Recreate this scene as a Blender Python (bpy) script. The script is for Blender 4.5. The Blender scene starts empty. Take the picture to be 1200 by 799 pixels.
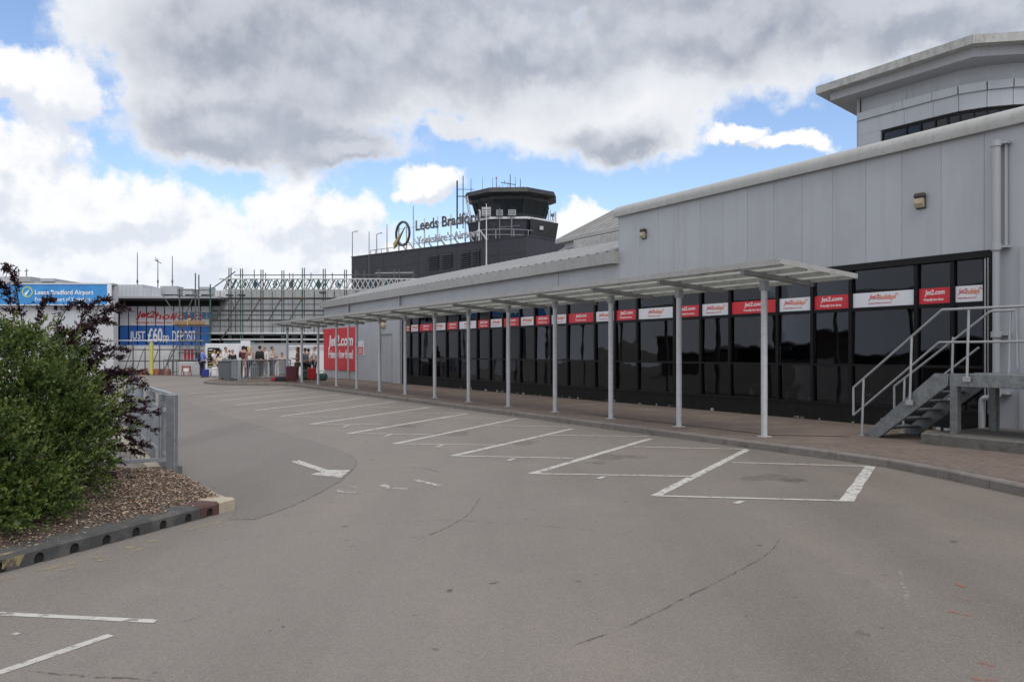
import bpy, bmesh, math, random
import numpy as np
from mathutils import Vector, Matrix
random.seed(7); RNG = np.random.default_rng(11)
SC = bpy.context.scene
COL = SC.collection
# ------------------------------------------------------------------ camera
EYE = 1.6                      # eye height; the lens sees 1200 x 799 photo pixels with focal length 968 px
FPX, CX, HY = 968.0, 600.0, 412.0
cam_d = bpy.data.cameras.new('camera'); cam = bpy.data.objects.new('camera', cam_d); COL.objects.link(cam)
cam.location = (0, 0, EYE); cam.rotation_euler = (math.radians(90), 0, 0)
cam_d.sensor_width = 36; cam_d.lens = FPX / 1200 * 36
cam_d.shift_y = (HY - 399.5) / 1200
cam_d.clip_start = 0.1; cam_d.clip_end = 5000
SC.camera = cam
# ------------------------------------------------------------------ light and sky
SUN_EL, SUN_AZ = math.radians(55), math.radians(155)     # azimuth measured from +Y towards +X
sun_d = bpy.data.lights.new('sun', 'SUN'); sun = bpy.data.objects.new('sun', sun_d); COL.objects.link(sun)
sun_d.energy = 1.3; sun_d.angle = math.radians(38); sun_d.color = (1, .96, .9)
sdir = Vector((math.sin(SUN_AZ) * math.cos(SUN_EL), math.cos(SUN_AZ) * math.cos(SUN_EL), math.sin(SUN_EL)))
sun.rotation_euler = (-sdir).to_track_quat('-Z', 'Y').to_euler(); sun.location = (0, 0, 60)
SC.view_settings.view_transform = 'Standard'; SC.view_settings.look = 'None'
SC.view_settings.gamma = 1; SC.view_settings.use_curve_mapping = False
SC.view_settings.exposure = 0.42

world = bpy.data.worlds.new('World'); SC.world = world; world.use_nodes = True
NT = world.node_tree; NT.nodes.clear()
def N(t, **kw):
    n = NT.nodes.new(t)
    for k, v in kw.items(): setattr(n, k, v)
    return n
def plug(node, idx, v):
    if isinstance(v, bpy.types.NodeSocket): NT.links.new(v, node.inputs[idx])
    else: node.inputs[idx].default_value = v
def Mth(op, a, b=0.0, c=None, clamp=False):
    n = N('ShaderNodeMath', operation=op, use_clamp=clamp); plug(n, 0, a); plug(n, 1, b)
    if c is not None: plug(n, 2, c)
    return n.outputs[0]
def Vm(op, a, b=None, out=0):
    n = N('ShaderNodeVectorMath', operation=op); plug(n, 0, a)
    if b is not None: plug(n, 1, b)
    return n.outputs[out]
def Smooth(x, lo, hi, a=0.0, b=1.0):
    n = N('ShaderNodeMapRange', interpolation_type='SMOOTHSTEP'); plug(n, 0, x)
    for i, v in enumerate((lo, hi, a, b)): n.inputs[i + 1].default_value = v
    return n.outputs[0]
def Mixc(f, a, b):
    n = N('ShaderNodeMix', data_type='RGBA'); plug(n, 0, f); plug(n, 6, a); plug(n, 7, b); return n.outputs[2]
def Noise(v, scale, detail=6, rough=.55, out=0):
    n = N('ShaderNodeTexNoise'); plug(n, 'Vector', v)
    n.inputs['Scale'].default_value = scale; n.inputs['Detail'].default_value = detail; n.inputs['Roughness'].default_value = rough
    return n.outputs[out]
tc = N('ShaderNodeTexCoord'); sep = N('ShaderNodeSeparateXYZ'); NT.links.new(tc.outputs['Generated'], sep.inputs[0])
az = Mth('ARCTAN2', sep.outputs[0], sep.outputs[1]); el = Mth('ARCSINE', sep.outputs[2])
cmb = N('ShaderNodeCombineXYZ'); plug(cmb, 0, az); plug(cmb, 1, el); plug(cmb, 2, 0.0)
AE = cmb.outputs[0]
def aeof(px, py): 
    x, y = (px - CX) / FPX, (HY - py) / FPX
    return (math.atan(x), math.atan(y / math.hypot(1, x)))
def field(P, ells):
    best = None
    for (px, py, rx, ry) in ells:
        a, e = aeof(px, py)
        n = N('ShaderNodeVectorMath', operation='SUBTRACT'); plug(n, 0, P); n.inputs[1].default_value = (a, e, 0)
        m = Vm('MULTIPLY', n.outputs[0], (FPX / rx, FPX / ry, 0))
        v = Mth('SUBTRACT', 1.0, Vm('LENGTH', m, out=1))
        best = v if best is None else Mth('SMOOTH_MAX', best, v, .18)
    return best
WHITE = [(15, 90, 95, 36), (-40, 215, 130, 95), (65, 245, 95, 62), (150, 250, 95, 52), (215, 292, 95, 52), (250, 285, 90, 55), (345, 260, 80, 50), (400, 262, 60, 42), (60, 320, 300, 75), (330, 320, 150, 50),
         (500, 212, 44, 22), (478, 226, 26, 12), (678, 268, 46, 30), (700, 300, 70, 40), (862, 160, 40, 13), (925, 170, 45, 11), (560, 330, 300, 40), (1300, 330, 300, 60)]
GREY = [(245, 25, 150, 105), (205, 110, 60, 65), (330, 110, 170, 85), (250, 150, 110, 48), (440, 60, 190, 90), (400, 165, 95, 26), (600, 60, 180, 80), (640, 120, 130, 60), (735, 150, 105, 44), (840, 30, 230, 80), (770, 95, 100, 50),
        (1060, 20, 220, 62), (620, -60, 600, 110), (1250, 50, 180, 55), (545, 140, 60, 20)]
warp = Noise(AE, 11.0, 6, .62, out=1)
wv = Vm('SCALE', Vm('SUBTRACT', warp, (.5, .5, .5))); wv.node.inputs['Scale'].default_value = .085
P = Vm('ADD', AE, wv)
def cloud(dP):
    Q = Vm('ADD', P, dP) if dP else P
    QA = Vm('ADD', AE, dP) if dP else AE
    n1 = Mth('SUBTRACT', Noise(QA, 17.0, 11, .60), .5)
    n0 = Mth('SUBTRACT', Noise(QA, 6.0, 4, .5), .5)
    fw = Mth('ADD', Mth('MULTIPLY_ADD', n1, 2.0, field(Q, WHITE)), Mth('MULTIPLY', n0, .4))
    fg = Mth('ADD', Mth('MULTIPLY_ADD', n1, 1.3, field(Q, GREY)), Mth('MULTIPLY', n0, .5))
    return fw, fg
fw, fg = cloud(None)
fw2, fg2 = cloud((-.008, .020, 0))
# elsewhere in the sky the same broken cloud goes on
SX = Vm('MULTIPLY', tc.outputs['Generated'], (1, 1, 2.2))
gen = Mth('SUBTRACT', Noise(SX, 2.2, 8, .58), .47)
inview = Mth('MULTIPLY', Smooth(Mth('ABSOLUTE', az), .62, .85, 1, 0), Smooth(el, .42, .62, 1, 0))
outv = Mth('SUBTRACT', 1.0, inview)
fgA = Mth('ADD', Mth('MULTIPLY', fg, inview), Mth('MULTIPLY', Mth('MULTIPLY', gen, 3.0), outv))
fwA = Mth('ADD', Mth('MULTIPLY', fw, inview), Mth('MULTIPLY', Mth('MULTIPLY_ADD', gen, 4.0, .25), outv))
aw = Smooth(fwA, -.12, .30); ag = Smooth(fgA, -.14, .28)
sky = N('ShaderNodeTexSky', sky_type='NISHITA', sun_disc=False)
sky.sun_elevation = SUN_EL; sky.sun_rotation = SUN_AZ; sky.air_density = 1.0; sky.dust_density = .6; sky.ozone_density = 1.5; sky.altitude = 200
lightW = Smooth(Mth('SUBTRACT', fw, fw2), -.32, .30)
lightG = Smooth(Mth('SUBTRACT', fg, fg2), -.40, .40)
cw = Mixc(lightW, (5.7, 6.0, 6.6, 1), (7.5, 7.55, 7.7, 1))
# the broad deck: thick middles are grey, thin parts and rims let the light through
deep = Smooth(field(P, [(330, 55, 190, 85), (470, 30, 200, 70), (390, 168, 100, 40), (640, 50, 170, 70), (900, 15, 260, 55), (250, 150, 110, 45), (1150, 20, 150, 45), (720, 165, 70, 26), (620, -90, 700, 120)]), -.25, .55)
gdet = Smooth(Noise(AE, 3.6, 6, .46), .34, .66)
cg_lit = Mixc(gdet, (4.9, 5.1, 5.6, 1), (7.2, 7.3, 7.5, 1))
cg_dark = Mixc(gdet, (2.65, 2.9, 3.5, 1), (3.4, 3.7, 4.35, 1))
cg = Mixc(deep, cg_lit, cg_dark)
cg = Mixc(Mth('MULTIPLY', lightG, .45), cg, (6.4, 6.6, 7.0, 1))
cg = Mixc(Smooth(fgA, .0, .45, .6, 0.), cg, (7.0, 7.2, 7.5, 1))
skyc = N('ShaderNodeMix', data_type='RGBA', blend_type='MULTIPLY'); skyc.inputs[0].default_value = 1
NT.links.new(sky.outputs[0], skyc.inputs[6]); skyc.inputs[7].default_value = (1.35, 1.35, 1.42, 1)
c1 = Mixc(aw, skyc.outputs[2], cw)
c2 = Mixc(ag, c1, cg)
hz = Smooth(el, -.02, .20, .5, 0)
c3 = Mixc(hz, c2, (5.9, 6.5, 7.4, 1))
bg = N('ShaderNodeBackground'); plug(bg, 0, c3); bg.inputs[1].default_value = .1
wo = N('ShaderNodeOutputWorld'); NT.links.new(bg.outputs[0], wo.inputs[0])
world.cycles.sampling_method = 'MANUAL'; world.cycles.sample_map_resolution = 512

# ------------------------------------------------------------------ materials
M = {}
def mat(name, col, rough=.6, metal=0.0, var=0.0, vscale=3.0, bump=0.0, bscale=40.0, col2=None, streak=None, spec=.5, coat=0.0, dirt=None, emit=None):
    m = bpy.data.materials.new(name); m.use_nodes = True
    t = m.node_tree; b = t.nodes['Principled BSDF']
    b.inputs['Roughness'].default_value = rough; b.inputs['Metallic'].default_value = metal
    b.inputs['Specular IOR Level'].default_value = spec
    b.inputs['Base Color'].default_value = (*col, 1)
    co = t.nodes.new('ShaderNodeTexCoord').outputs['Object']
    def nz(scale, detail=5, sc3=None):
        n = t.nodes.new('ShaderNodeTexNoise'); n.inputs['Scale'].default_value = scale; n.inputs['Detail'].default_value = detail; n.inputs['Roughness'].default_value = .6
        if sc3:
            mp = t.nodes.new('ShaderNodeMapping'); mp.inputs['Scale'].default_value = sc3
            t.links.new(co, mp.inputs[0]); t.links.new(mp.outputs[0], n.inputs['Vector'])
        else: t.links.new(co, n.inputs['Vector'])
        return n.outputs[0]
    cur = None
    def mix(f, a, bb):
        x = t.nodes.new('ShaderNodeMix'); x.data_type = 'RGBA'
        for i, v in ((0, f), (6, a), (7, bb)):
            if isinstance(v, bpy.types.NodeSocket): t.links.new(v, x.inputs[i])
            else: x.inputs[i].default_value = v
        return x.outputs[2]
    def ramp(v, lo, hi, a=0., bb=1.):
        x = t.nodes.new('ShaderNodeMapRange'); t.links.new(v, x.inputs[0])
        for i, q in enumerate((lo, hi, a, bb)): x.inputs[i + 1].default_value = q
        return x.outputs[0]
    c = (*col, 1)
    if var or col2:
        o = (*(col2 if col2 else [max(0, x * (1 - var)) for x in col]), 1)
        oi = t.nodes.new('ShaderNodeObjectInfo')
        c = mix(ramp(nz(vscale), .32, .68), c, o)
        hv = t.nodes.new('ShaderNodeHueSaturation'); t.links.new(c, hv.inputs['Color'])
        t.links.new(ramp(oi.outputs['Random'], 0, 1, 1 - .35 * max(var, .1), 1 + .35 * max(var, .1)), hv.inputs['Value'])
        c = hv.outputs[0]
    if streak:                               # long vertical weathering
        c = mix(ramp(nz(1.0, 4, (4.5, 4.5, .25)), .5, .75, 0, streak), c, (col[0] * .62, col[1] * .6, col[2] * .55, 1))
    if dirt:
        c = mix(ramp(nz(dirt[0], 7), .52, .66, 0, dirt[1]), c, (*dirt[2], 1))
    if isinstance(c, bpy.types.NodeSocket): t.links.new(c, b.inputs['Base Color'])
    if bump:
        bn = t.nodes.new('ShaderNodeBump'); bn.inputs['Strength'].default_value = bump; bn.inputs['Distance'].default_value = .01
        t.links.new(nz(bscale, 4), bn.inputs['Height']); t.links.new(bn.outputs[0], b.inputs['Normal'])
    if var or dirt or streak:
        t.links.new(ramp(nz(vscale * 1.7), .3, .7, max(.02, rough - .12), min(1, rough + .12)), b.inputs['Roughness'])
    if emit: b.inputs['Emission Color'].default_value = (*col, 1); b.inputs['Emission Strength'].default_value = emit
    M[name] = m; return m
mat('clad', (.425, .44, .465), .45, 0, .06, .5, streak=.22, dirt=(.7, .18, (.30, .30, .29)))
mat('roof_low', (.28, .285, .29), .6, 0, .2, 1.2, dirt=(2.5, .4, (.2, .2, .19)))
mat('clad_light', (.50, .52, .55), .42, 0, .08, .5, streak=.3)
mat('clad_grey', (.40, .41, .43), .5, 0, .08, .7, streak=.3)
mat('trim', (.40, .395, .38), .5, 0, .1, 2, streak=.35, dirt=(9.0, .28, (.2, .19, .17)))
mat('trim_dirty', (.48, .48, .46), .6, 0, .2, 2, streak=.75, dirt=(7, .45, (.16, .15, .13)))
mat('roof_sheet', (.27, .265, .255), .6, 0, .2, 1, dirt=(2, .4, (.14, .13, .12)))
mat('soffit', (.33, .33, .33), .6, 0, .1, 1)
mat('post', (.50, .51, .53), .42, 0, .1, 3, dirt=(14, .35, (.2, .19, .18)), streak=.35)
mat('canopy_steel', (.30, .31, .32), .5, 0, .15, 3, dirt=(6, .3, (.15, .14, .13)))
mat('canopy_rail', (.55, .56, .55), .5, 0, .12, 3, dirt=(5, .5, (.22, .21, .19)))
mat('frame_black', (.007, .007, .008), .4, spec=.2)
mat('plinth_dark', (.012, .012, .012), .7, 0, .3, 4, spec=.2)
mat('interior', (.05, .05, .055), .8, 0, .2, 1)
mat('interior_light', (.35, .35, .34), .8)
mat('sign_red', (.62, .022, .035), .45, 0, .04, 2)
mat('sign_white', (.72, .73, .76), .45, 0, .04, 2)
mat('ink_white', (.8, .8, .8), .5)
mat('ink_red', (.62, .03, .03), .5)
mat('ink_orange', (.75, .17, .04), .5)
mat('blue_sign', (.035, .22, .56), .4, 0, 0, 1.2, col2=(.05, .30, .66))
mat('blue_deep', (.025, .10, .38), .4, 0, .1, .6, col2=(.035, .17, .52))
mat('lime', (.5, .6, .1), .5)
mat('tower', (.036, .036, .050), .6, 0, .2, 1.5, streak=.2)
mat('tower_black', (.014, .014, .016), .5, 0, .2, 1)
mat('tower_glass', (.012, .018, .022), .06)
mat('letter_dark', (.045, .05, .055), .4)
mat('letter_edge', (.62, .63, .65), .4)
mat('letter_grey', (.34, .35, .37), .4)
mat('gold', (.50, .36, .10), .4, 0, .1, 2)
mat('steel', (.42, .43, .44), .45, .5, .15, 4)
mat('galv', (.36, .38, .41), .42, .55, .22, 14, dirt=(30, .25, (.22, .23, .25)))
mat('galv_dull', (.23, .245, .25), .5, .3, .35, 11, dirt=(22, .5, (.10, .105, .11)), streak=.3)
mat('scaffold', (.13, .135, .135), .6, .2, .3, 3)
mat('scaffold_rust', (.26, .13, .07), .7, 0, .3, 6)
mat('scaffold_green', (.05, .13, .09), .6, 0, .2, 3)
mat('scaffold_blue', (.03, .10, .20), .6, 0, .2, 3)
mat('truss_white', (.52, .53, .52), .5, 0, .2, 3)
mat('wood', (.33, .20, .11), .8, 0, .25, 5)
mat('sheet_white', (.74, .75, .76), .5, 0, .05, 1, streak=.12)
mat('wing_white', (.52, .52, .54), .55, 0, .06, .6, streak=.15)
mat('hoarding', (.70, .71, .73), .55, 0, .06, 1, streak=.2)
mat('hoarding_grey', (.40, .41, .42), .6, 0, .1, 1, streak=.2)
mat('void', (.01, .01, .011), .8)
mat('glazing_pale', (.28, .42, .47), .15)
mat('concrete', (.16, .15, .135), .85, 0, .25, 5, bump=.4, bscale=60, dirt=(8, .7, (.07, .065, .05)))
mat('kerb', (.20, .18, .165), .85, 0, .2, 5, bump=.35, bscale=90, dirt=(4, .5, (.09, .07, .05)))
mat('kerb_dark', (.085, .082, .08), .85, 0, .3, 6, bump=.5, bscale=90, dirt=(5, .4, (.16, .15, .13)))
mat('kerb_red', (.10, .048, .042), .85, 0, .3, 6, bump=.5, bscale=90)
mat('kerb_cream', (.42, .36, .27), .85, 0, .2, 6, bump=.4, bscale=90, dirt=(6, .4, (.2, .17, .12)))
mat('drain', (.012, .012, .012), .9)
mat('yellow', (.55, .50, .10), .5, 0, .1, 3)
mat('box_yellow', (.5, .33, .02), .5)
mat('orange', (.36, .10, .055), .6, 0, .2, 6)
mat('lamp_body', (.06, .055, .05), .6)
mat('lamp_lens', (.48, .40, .27), .35, 0, .2, 20)
mat('cream_dome', (.55, .45, .28), .5)
mat('soil', (.09, .065, .05), .95, 0, .3, 8, bump=.8, bscale=30)
mat('chip_a', (.32, .21, .14), .9, 0, .35, 30)
mat('chip_b', (.46, .36, .28), .9, 0, .35, 30)
mat('chip_c', (.14, .085, .06), .9, 0, .35, 30)
mat('bark', (.07, .05, .04), .9, 0, .3, 20, bump=.5)
mat('brick_dark', (.10, .075, .065), .85, 0, .2, 1)
mat('tarpaulin', (.5, .52, .55), .6)
# clothing and luggage
for nm, c in dict(skin=(.44, .25, .18), skin_tan=(.42, .23, .15), blue_shirt=(.17, .22, .62), navy=(.015, .02, .05), white_cloth=(.74, .73, .72), pink_cloth=(.60, .47, .46),
                  beige=(.45, .33, .24), black_cloth=(.015, .015, .018), grey_cloth=(.16, .17, .19), khaki=(.14, .13, .09), olive=(.10, .10, .07), cream=(.6, .52, .42),
                  floral=(.18, .10, .08), hair_dark=(.025, .016, .012), hair_blonde=(.58, .42, .24), hair_brown=(.13, .06, .035), hair_grey=(.25, .24, .23),
                  shoe_dark=(.02, .02, .02), shoe_white=(.7, .7, .7), case_blue=(.02, .04, .25), case_red=(.42, .015, .025), case_maroon=(.10, .02, .03), case_grey=(.11, .125, .135),
                  bag_green=(.02, .06, .045), bag_white=(.72, .72, .72), eye=(.02, .015, .01), lip=(.35, .12, .1), peach=(.62, .33, .28)).items():
    mat(nm, c, .75, 0, .12, 12)
# sheets: thin translucent canopy roofing
m = mat('roof_poly', (.62, .63, .60), .4, 0, .12, 1.5, dirt=(3, .5, (.3, .29, .25)))
t = m.node_tree; out = t.nodes['Material Output']; pr = t.nodes['Principled BSDF']
tr = t.nodes.new('ShaderNodeBsdfTranslucent'); tr.inputs[0].default_value = (.72, .73, .70, 1)
mx = t.nodes.new('ShaderNodeMixShader'); mx.inputs[0].default_value = .6
t.links.new(pr.outputs[0], mx.inputs[1]); t.links.new(tr.outputs[0], mx.inputs[2]); t.links.new(mx.outputs[0], out.inputs[0])
# tinted glazing: a dark see-through body with a clear reflection
m = mat('glass', (.02, .022, .024), .03)
t = m.node_tree; out = t.nodes['Material Output']
gl = t.nodes.new('ShaderNodeBsdfGlossy'); gl.inputs['Roughness'].default_value = .015; gl.inputs['Color'].default_value = (.85, .88, .95, 1)
tp = t.nodes.new('ShaderNodeBsdfTransparent'); tp.inputs[0].default_value = (.30, .31, .33, 1)
fr = t.nodes.new('ShaderNodeFresnel'); fr.inputs[0].default_value = 1.5
co = t.nodes.new('ShaderNodeTexCoord'); nz = t.nodes.new('ShaderNodeTexNoise'); nz.inputs['Scale'].default_value = .9; nz.inputs['Detail'].default_value = 2
t.links.new(co.outputs['Object'], nz.inputs['Vector'])
bn = t.nodes.new('ShaderNodeBump'); bn.inputs['Strength'].default_value = .12; bn.inputs['Distance'].default_value = .05
t.links.new(nz.outputs[0], bn.inputs['Height']); t.links.new(bn.outputs[0], gl.inputs['Normal'])
mx = t.nodes.new('ShaderNodeMixShader'); t.links.new(fr.outputs[0], mx.inputs[0]); t.links.new(tp.outputs[0], mx.inputs[1]); t.links.new(gl.outputs[0], mx.inputs[2])
t.links.new(mx.outputs[0], out.inputs[0])
# leaves: diffuse with some light let through, per-leaf tone from a colour attribute
def leafmat(name, ca, cb, cc):
    m = bpy.data.materials.new(name); m.use_nodes = True; t = m.node_tree; b = t.nodes['Principled BSDF']
    at = t.nodes.new('ShaderNodeAttribute'); at.attribute_name = 'tone'
    cr = t.nodes.new('ShaderNodeValToRGB'); cr.color_ramp.elements[0].color = (*ca, 1); cr.color_ramp.elements[1].color = (*cc, 1)
    e = cr.color_ramp.elements.new(.55); e.color = (*cb, 1)
    t.links.new(at.outputs['Fac'], cr.inputs[0]); t.links.new(cr.outputs[0], b.inputs['Base Color'])
    b.inputs['Roughness'].default_value = .5
    tl = t.nodes.new('ShaderNodeBsdfTranslucent'); t.links.new(cr.outputs[0], tl.inputs[0])
    mx = t.nodes.new('ShaderNodeMixShader'); mx.inputs[0].default_value = .3
    t.links.new(b.outputs[0], mx.inputs[1]); t.links.new(tl.outputs[0], mx.inputs[2]); t.links.new(mx.outputs[0], t.nodes['Material Output'].inputs[0])
    M[name] = m
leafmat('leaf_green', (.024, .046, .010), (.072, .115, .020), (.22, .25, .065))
leafmat('leaf_purple', (.016, .006, .009), (.035, .011, .016), (.075, .022, .026))

# asphalt: aggregate speckle, broad tonal patches, tyre polish, cracks left to geometry
def asphalt(name, c1, c2, c3, side=False):
    m = bpy.data.materials.new(name); m.use_nodes = True; t = m.node_tree; b = t.nodes['Principled BSDF']
    co = t.nodes.new('ShaderNodeTexCoord').outputs['Object']
    def nz(s, d=5, r=.6):
        n = t.nodes.new('ShaderNodeTexNoise'); n.inputs['Scale'].default_value = s; n.inputs['Detail'].default_value = d; n.inputs['Roughness'].default_value = r
        t.links.new(co, n.inputs['Vector']); return n.outputs[0]
    def rp(v, lo, hi, a=0., bb=1.):
        x = t.nodes.new('ShaderNodeMapRange'); t.links.new(v, x.inputs[0])
        for i, q in enumerate((lo, hi, a, bb)): x.inputs[i + 1].default_value = q
        return x.outputs[0]
    def mix(f, a, bb, bt='MIX'):
        x = t.nodes.new('ShaderNodeMix'); x.data_type = 'RGBA'; x.blend_type = bt
        for i, v in ((0, f), (6, a), (7, bb)):
            if isinstance(v, bpy.types.NodeSocket): t.links.new(v, x.inputs[i])
            else: x.inputs[i].default_value = v
        return x.outputs[2]
    base = mix(rp(nz(.16, 5), .35, .65), (*c1, 1), (*c2, 1))
    base = mix(rp(nz(.33, 7, .68), .48, .66, 0, .8), base, (*c3, 1))
    # long shallow wheel tracks and drained dust, stretched along the way the cars drive
    mp = t.nodes.new('ShaderNodeMapping'); mp.inputs['Rotation'].default_value = (0, 0, math.radians(-22)); mp.inputs['Scale'].default_value = (.9, .10, 1); t.links.new(co, mp.inputs[0])
    tn = t.nodes.new('ShaderNodeTexNoise'); tn.inputs['Scale'].default_value = 1.0; tn.inputs['Detail'].default_value = 5; t.links.new(mp.outputs[0], tn.inputs['Vector'])
    base = mix(rp(tn.outputs[0], .50, .68, 0, .55), base, (c1[0] * .70, c1[1] * .69, c1[2] * .68, 1))
    base = mix(rp(tn.outputs[0], .46, .30, 0, .45), base, (c3[0] * 1.12, c3[1] * 1.08, c3[2] * 1.03, 1))
    base = mix(rp(nz(2.4, 6, .7), .56, .74, 0, .28), base, (c1[0] * .6, c1[1] * .6, c1[2] * .6, 1))
    if side:      # tone turns darker and warmer towards the terminal kerb, broken up by noise
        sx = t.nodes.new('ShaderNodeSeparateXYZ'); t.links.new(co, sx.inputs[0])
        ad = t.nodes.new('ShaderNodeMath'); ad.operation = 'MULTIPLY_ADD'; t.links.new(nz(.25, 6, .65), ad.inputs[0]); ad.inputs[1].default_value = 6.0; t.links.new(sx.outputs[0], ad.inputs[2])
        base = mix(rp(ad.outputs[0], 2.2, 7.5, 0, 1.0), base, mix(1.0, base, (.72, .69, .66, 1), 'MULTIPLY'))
    vo = t.nodes.new('ShaderNodeTexVoronoi'); vo.inputs['Scale'].default_value = 130; t.links.new(co, vo.inputs['Vector'])
    sp = t.nodes.new('ShaderNodeSeparateColor'); t.links.new(vo.outputs['Color'], sp.inputs[0])
    base = mix(rp(sp.outputs[0], .0, 1., .0, .38), base, mix(rp(sp.outputs[1], .3, .7), (c1[0] * .55, c1[1] * .55, c1[2] * .55, 1), (c1[0] * 1.55, c1[1] * 1.5, c1[2] * 1.45, 1)))
    base = mix(rp(nz(5.5, 2), .70, .74, 0, .7), base, (.05, .048, .046, 1))
    t.links.new(base, b.inputs['Base Color']); b.inputs['Roughness'].default_value = .85; b.inputs['Specular IOR Level'].default_value = .35
    bn = t.nodes.new('ShaderNodeBump'); bn.inputs['Strength'].default_value = .5; bn.inputs['Distance'].default_value = .006
    t.links.new(vo.outputs['Distance'], bn.inputs['Height']); t.links.new(bn.outputs[0], b.inputs['Normal'])
    M[name] = m
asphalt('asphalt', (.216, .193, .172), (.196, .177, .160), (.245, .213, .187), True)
asphalt('asphalt_new', (.182, .166, .151), (.195, .177, .161), (.205, .184, .166))
# road paint: worn, the asphalt shows through in flecks
def paint(name, col, wear, amax=1.0):
    m = mat(name, col, .7, 0, .12, 4); t = m.node_tree; out = t.nodes['Material Output']; pr = t.nodes['Principled BSDF']
    co = t.nodes.new('ShaderNodeTexCoord').outputs['Object']
    n = t.nodes.new('ShaderNodeTexNoise'); n.inputs['Scale'].default_value = 9; n.inputs['Detail'].default_value = 8; n.inputs['Roughness'].default_value = .75
    t.links.new(co, n.inputs['Vector'])
    r = t.nodes.new('ShaderNodeMapRange'); t.links.new(n.outputs[0], r.inputs[0]); r.inputs[1].default_value = wear - .04; r.inputs[2].default_value = wear + .06
    r.inputs[3].default_value = .08 * amax; r.inputs[4].default_value = amax
    tp = t.nodes.new('ShaderNodeBsdfTransparent'); mx = t.nodes.new('ShaderNodeMixShader')
    t.links.new(r.outputs[0], mx.inputs[0]); t.links.new(tp.outputs[0], mx.inputs[1]); t.links.new(pr.outputs[0], mx.inputs[2]); t.links.new(mx.outputs[0], out.inputs[0])
paint('paint_white', (.50, .48, .44), .415)
paint('paint_old', (.46, .44, .41), .47)
paint('paint_yellow', (.42, .33, .17), .50, .75)
paint('paint_ghost', (.46, .44, .41), .50, .35)
paint('paint_red', (.42, .12, .07), .52, .7)
paint('crack', (.085, .078, .072), .50, .75)
paint('oil_stain', (.085, .08, .076), .45, .2)
paint('tyre_rub', (.10, .094, .088), .44, .16)
paint('paint_arrow', (.48, .46, .42), .41)
# block paving colour
mat('paver', (.178, .135, .110), .85, 0, .35, 1.2, bump=.3, bscale=120, dirt=(1.1, .6, (.11, .09, .08)))
mat('paver_bed', (.06, .05, .045), .95)
def pavement_mat():
    m = mat('pavement', (.18, .13, .103), .85, 0, .3, .8, dirt=(.9, .6, (.11, .09, .08))); t = m.node_tree
    b = t.nodes['Principled BSDF']; src = b.inputs['Base Color'].links[0].from_socket
    br = t.nodes.new('ShaderNodeTexBrick'); br.inputs['Scale'].default_value = 1; br.inputs['Brick Width'].default_value = .2; br.inputs['Row Height'].default_value = .1
    br.inputs['Mortar Size'].default_value = .005; br.inputs['Color1'].default_value = (1, 1, 1, 1); br.inputs['Color2'].default_value = (.8, .8, .8, 1); br.inputs['Mortar'].default_value = (.45, .45, .45, 1)
    mp = t.nodes.new('ShaderNodeMapping'); mp.inputs['Rotation'].default_value = (0, 0, math.radians(60.17)); co = t.nodes.new('ShaderNodeTexCoord')
    t.links.new(co.outputs['Object'], mp.inputs[0]); t.links.new(mp.outputs[0], br.inputs['Vector'])
    x = t.nodes.new('ShaderNodeMix'); x.data_type = 'RGBA'; x.blend_type = 'MULTIPLY'; x.inputs[0].default_value = 1
    t.links.new(src, x.inputs[6]); t.links.new(br.outputs[0], x.inputs[7]); t.links.new(x.outputs[2], b.inputs['Base Color'])
pavement_mat()

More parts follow.
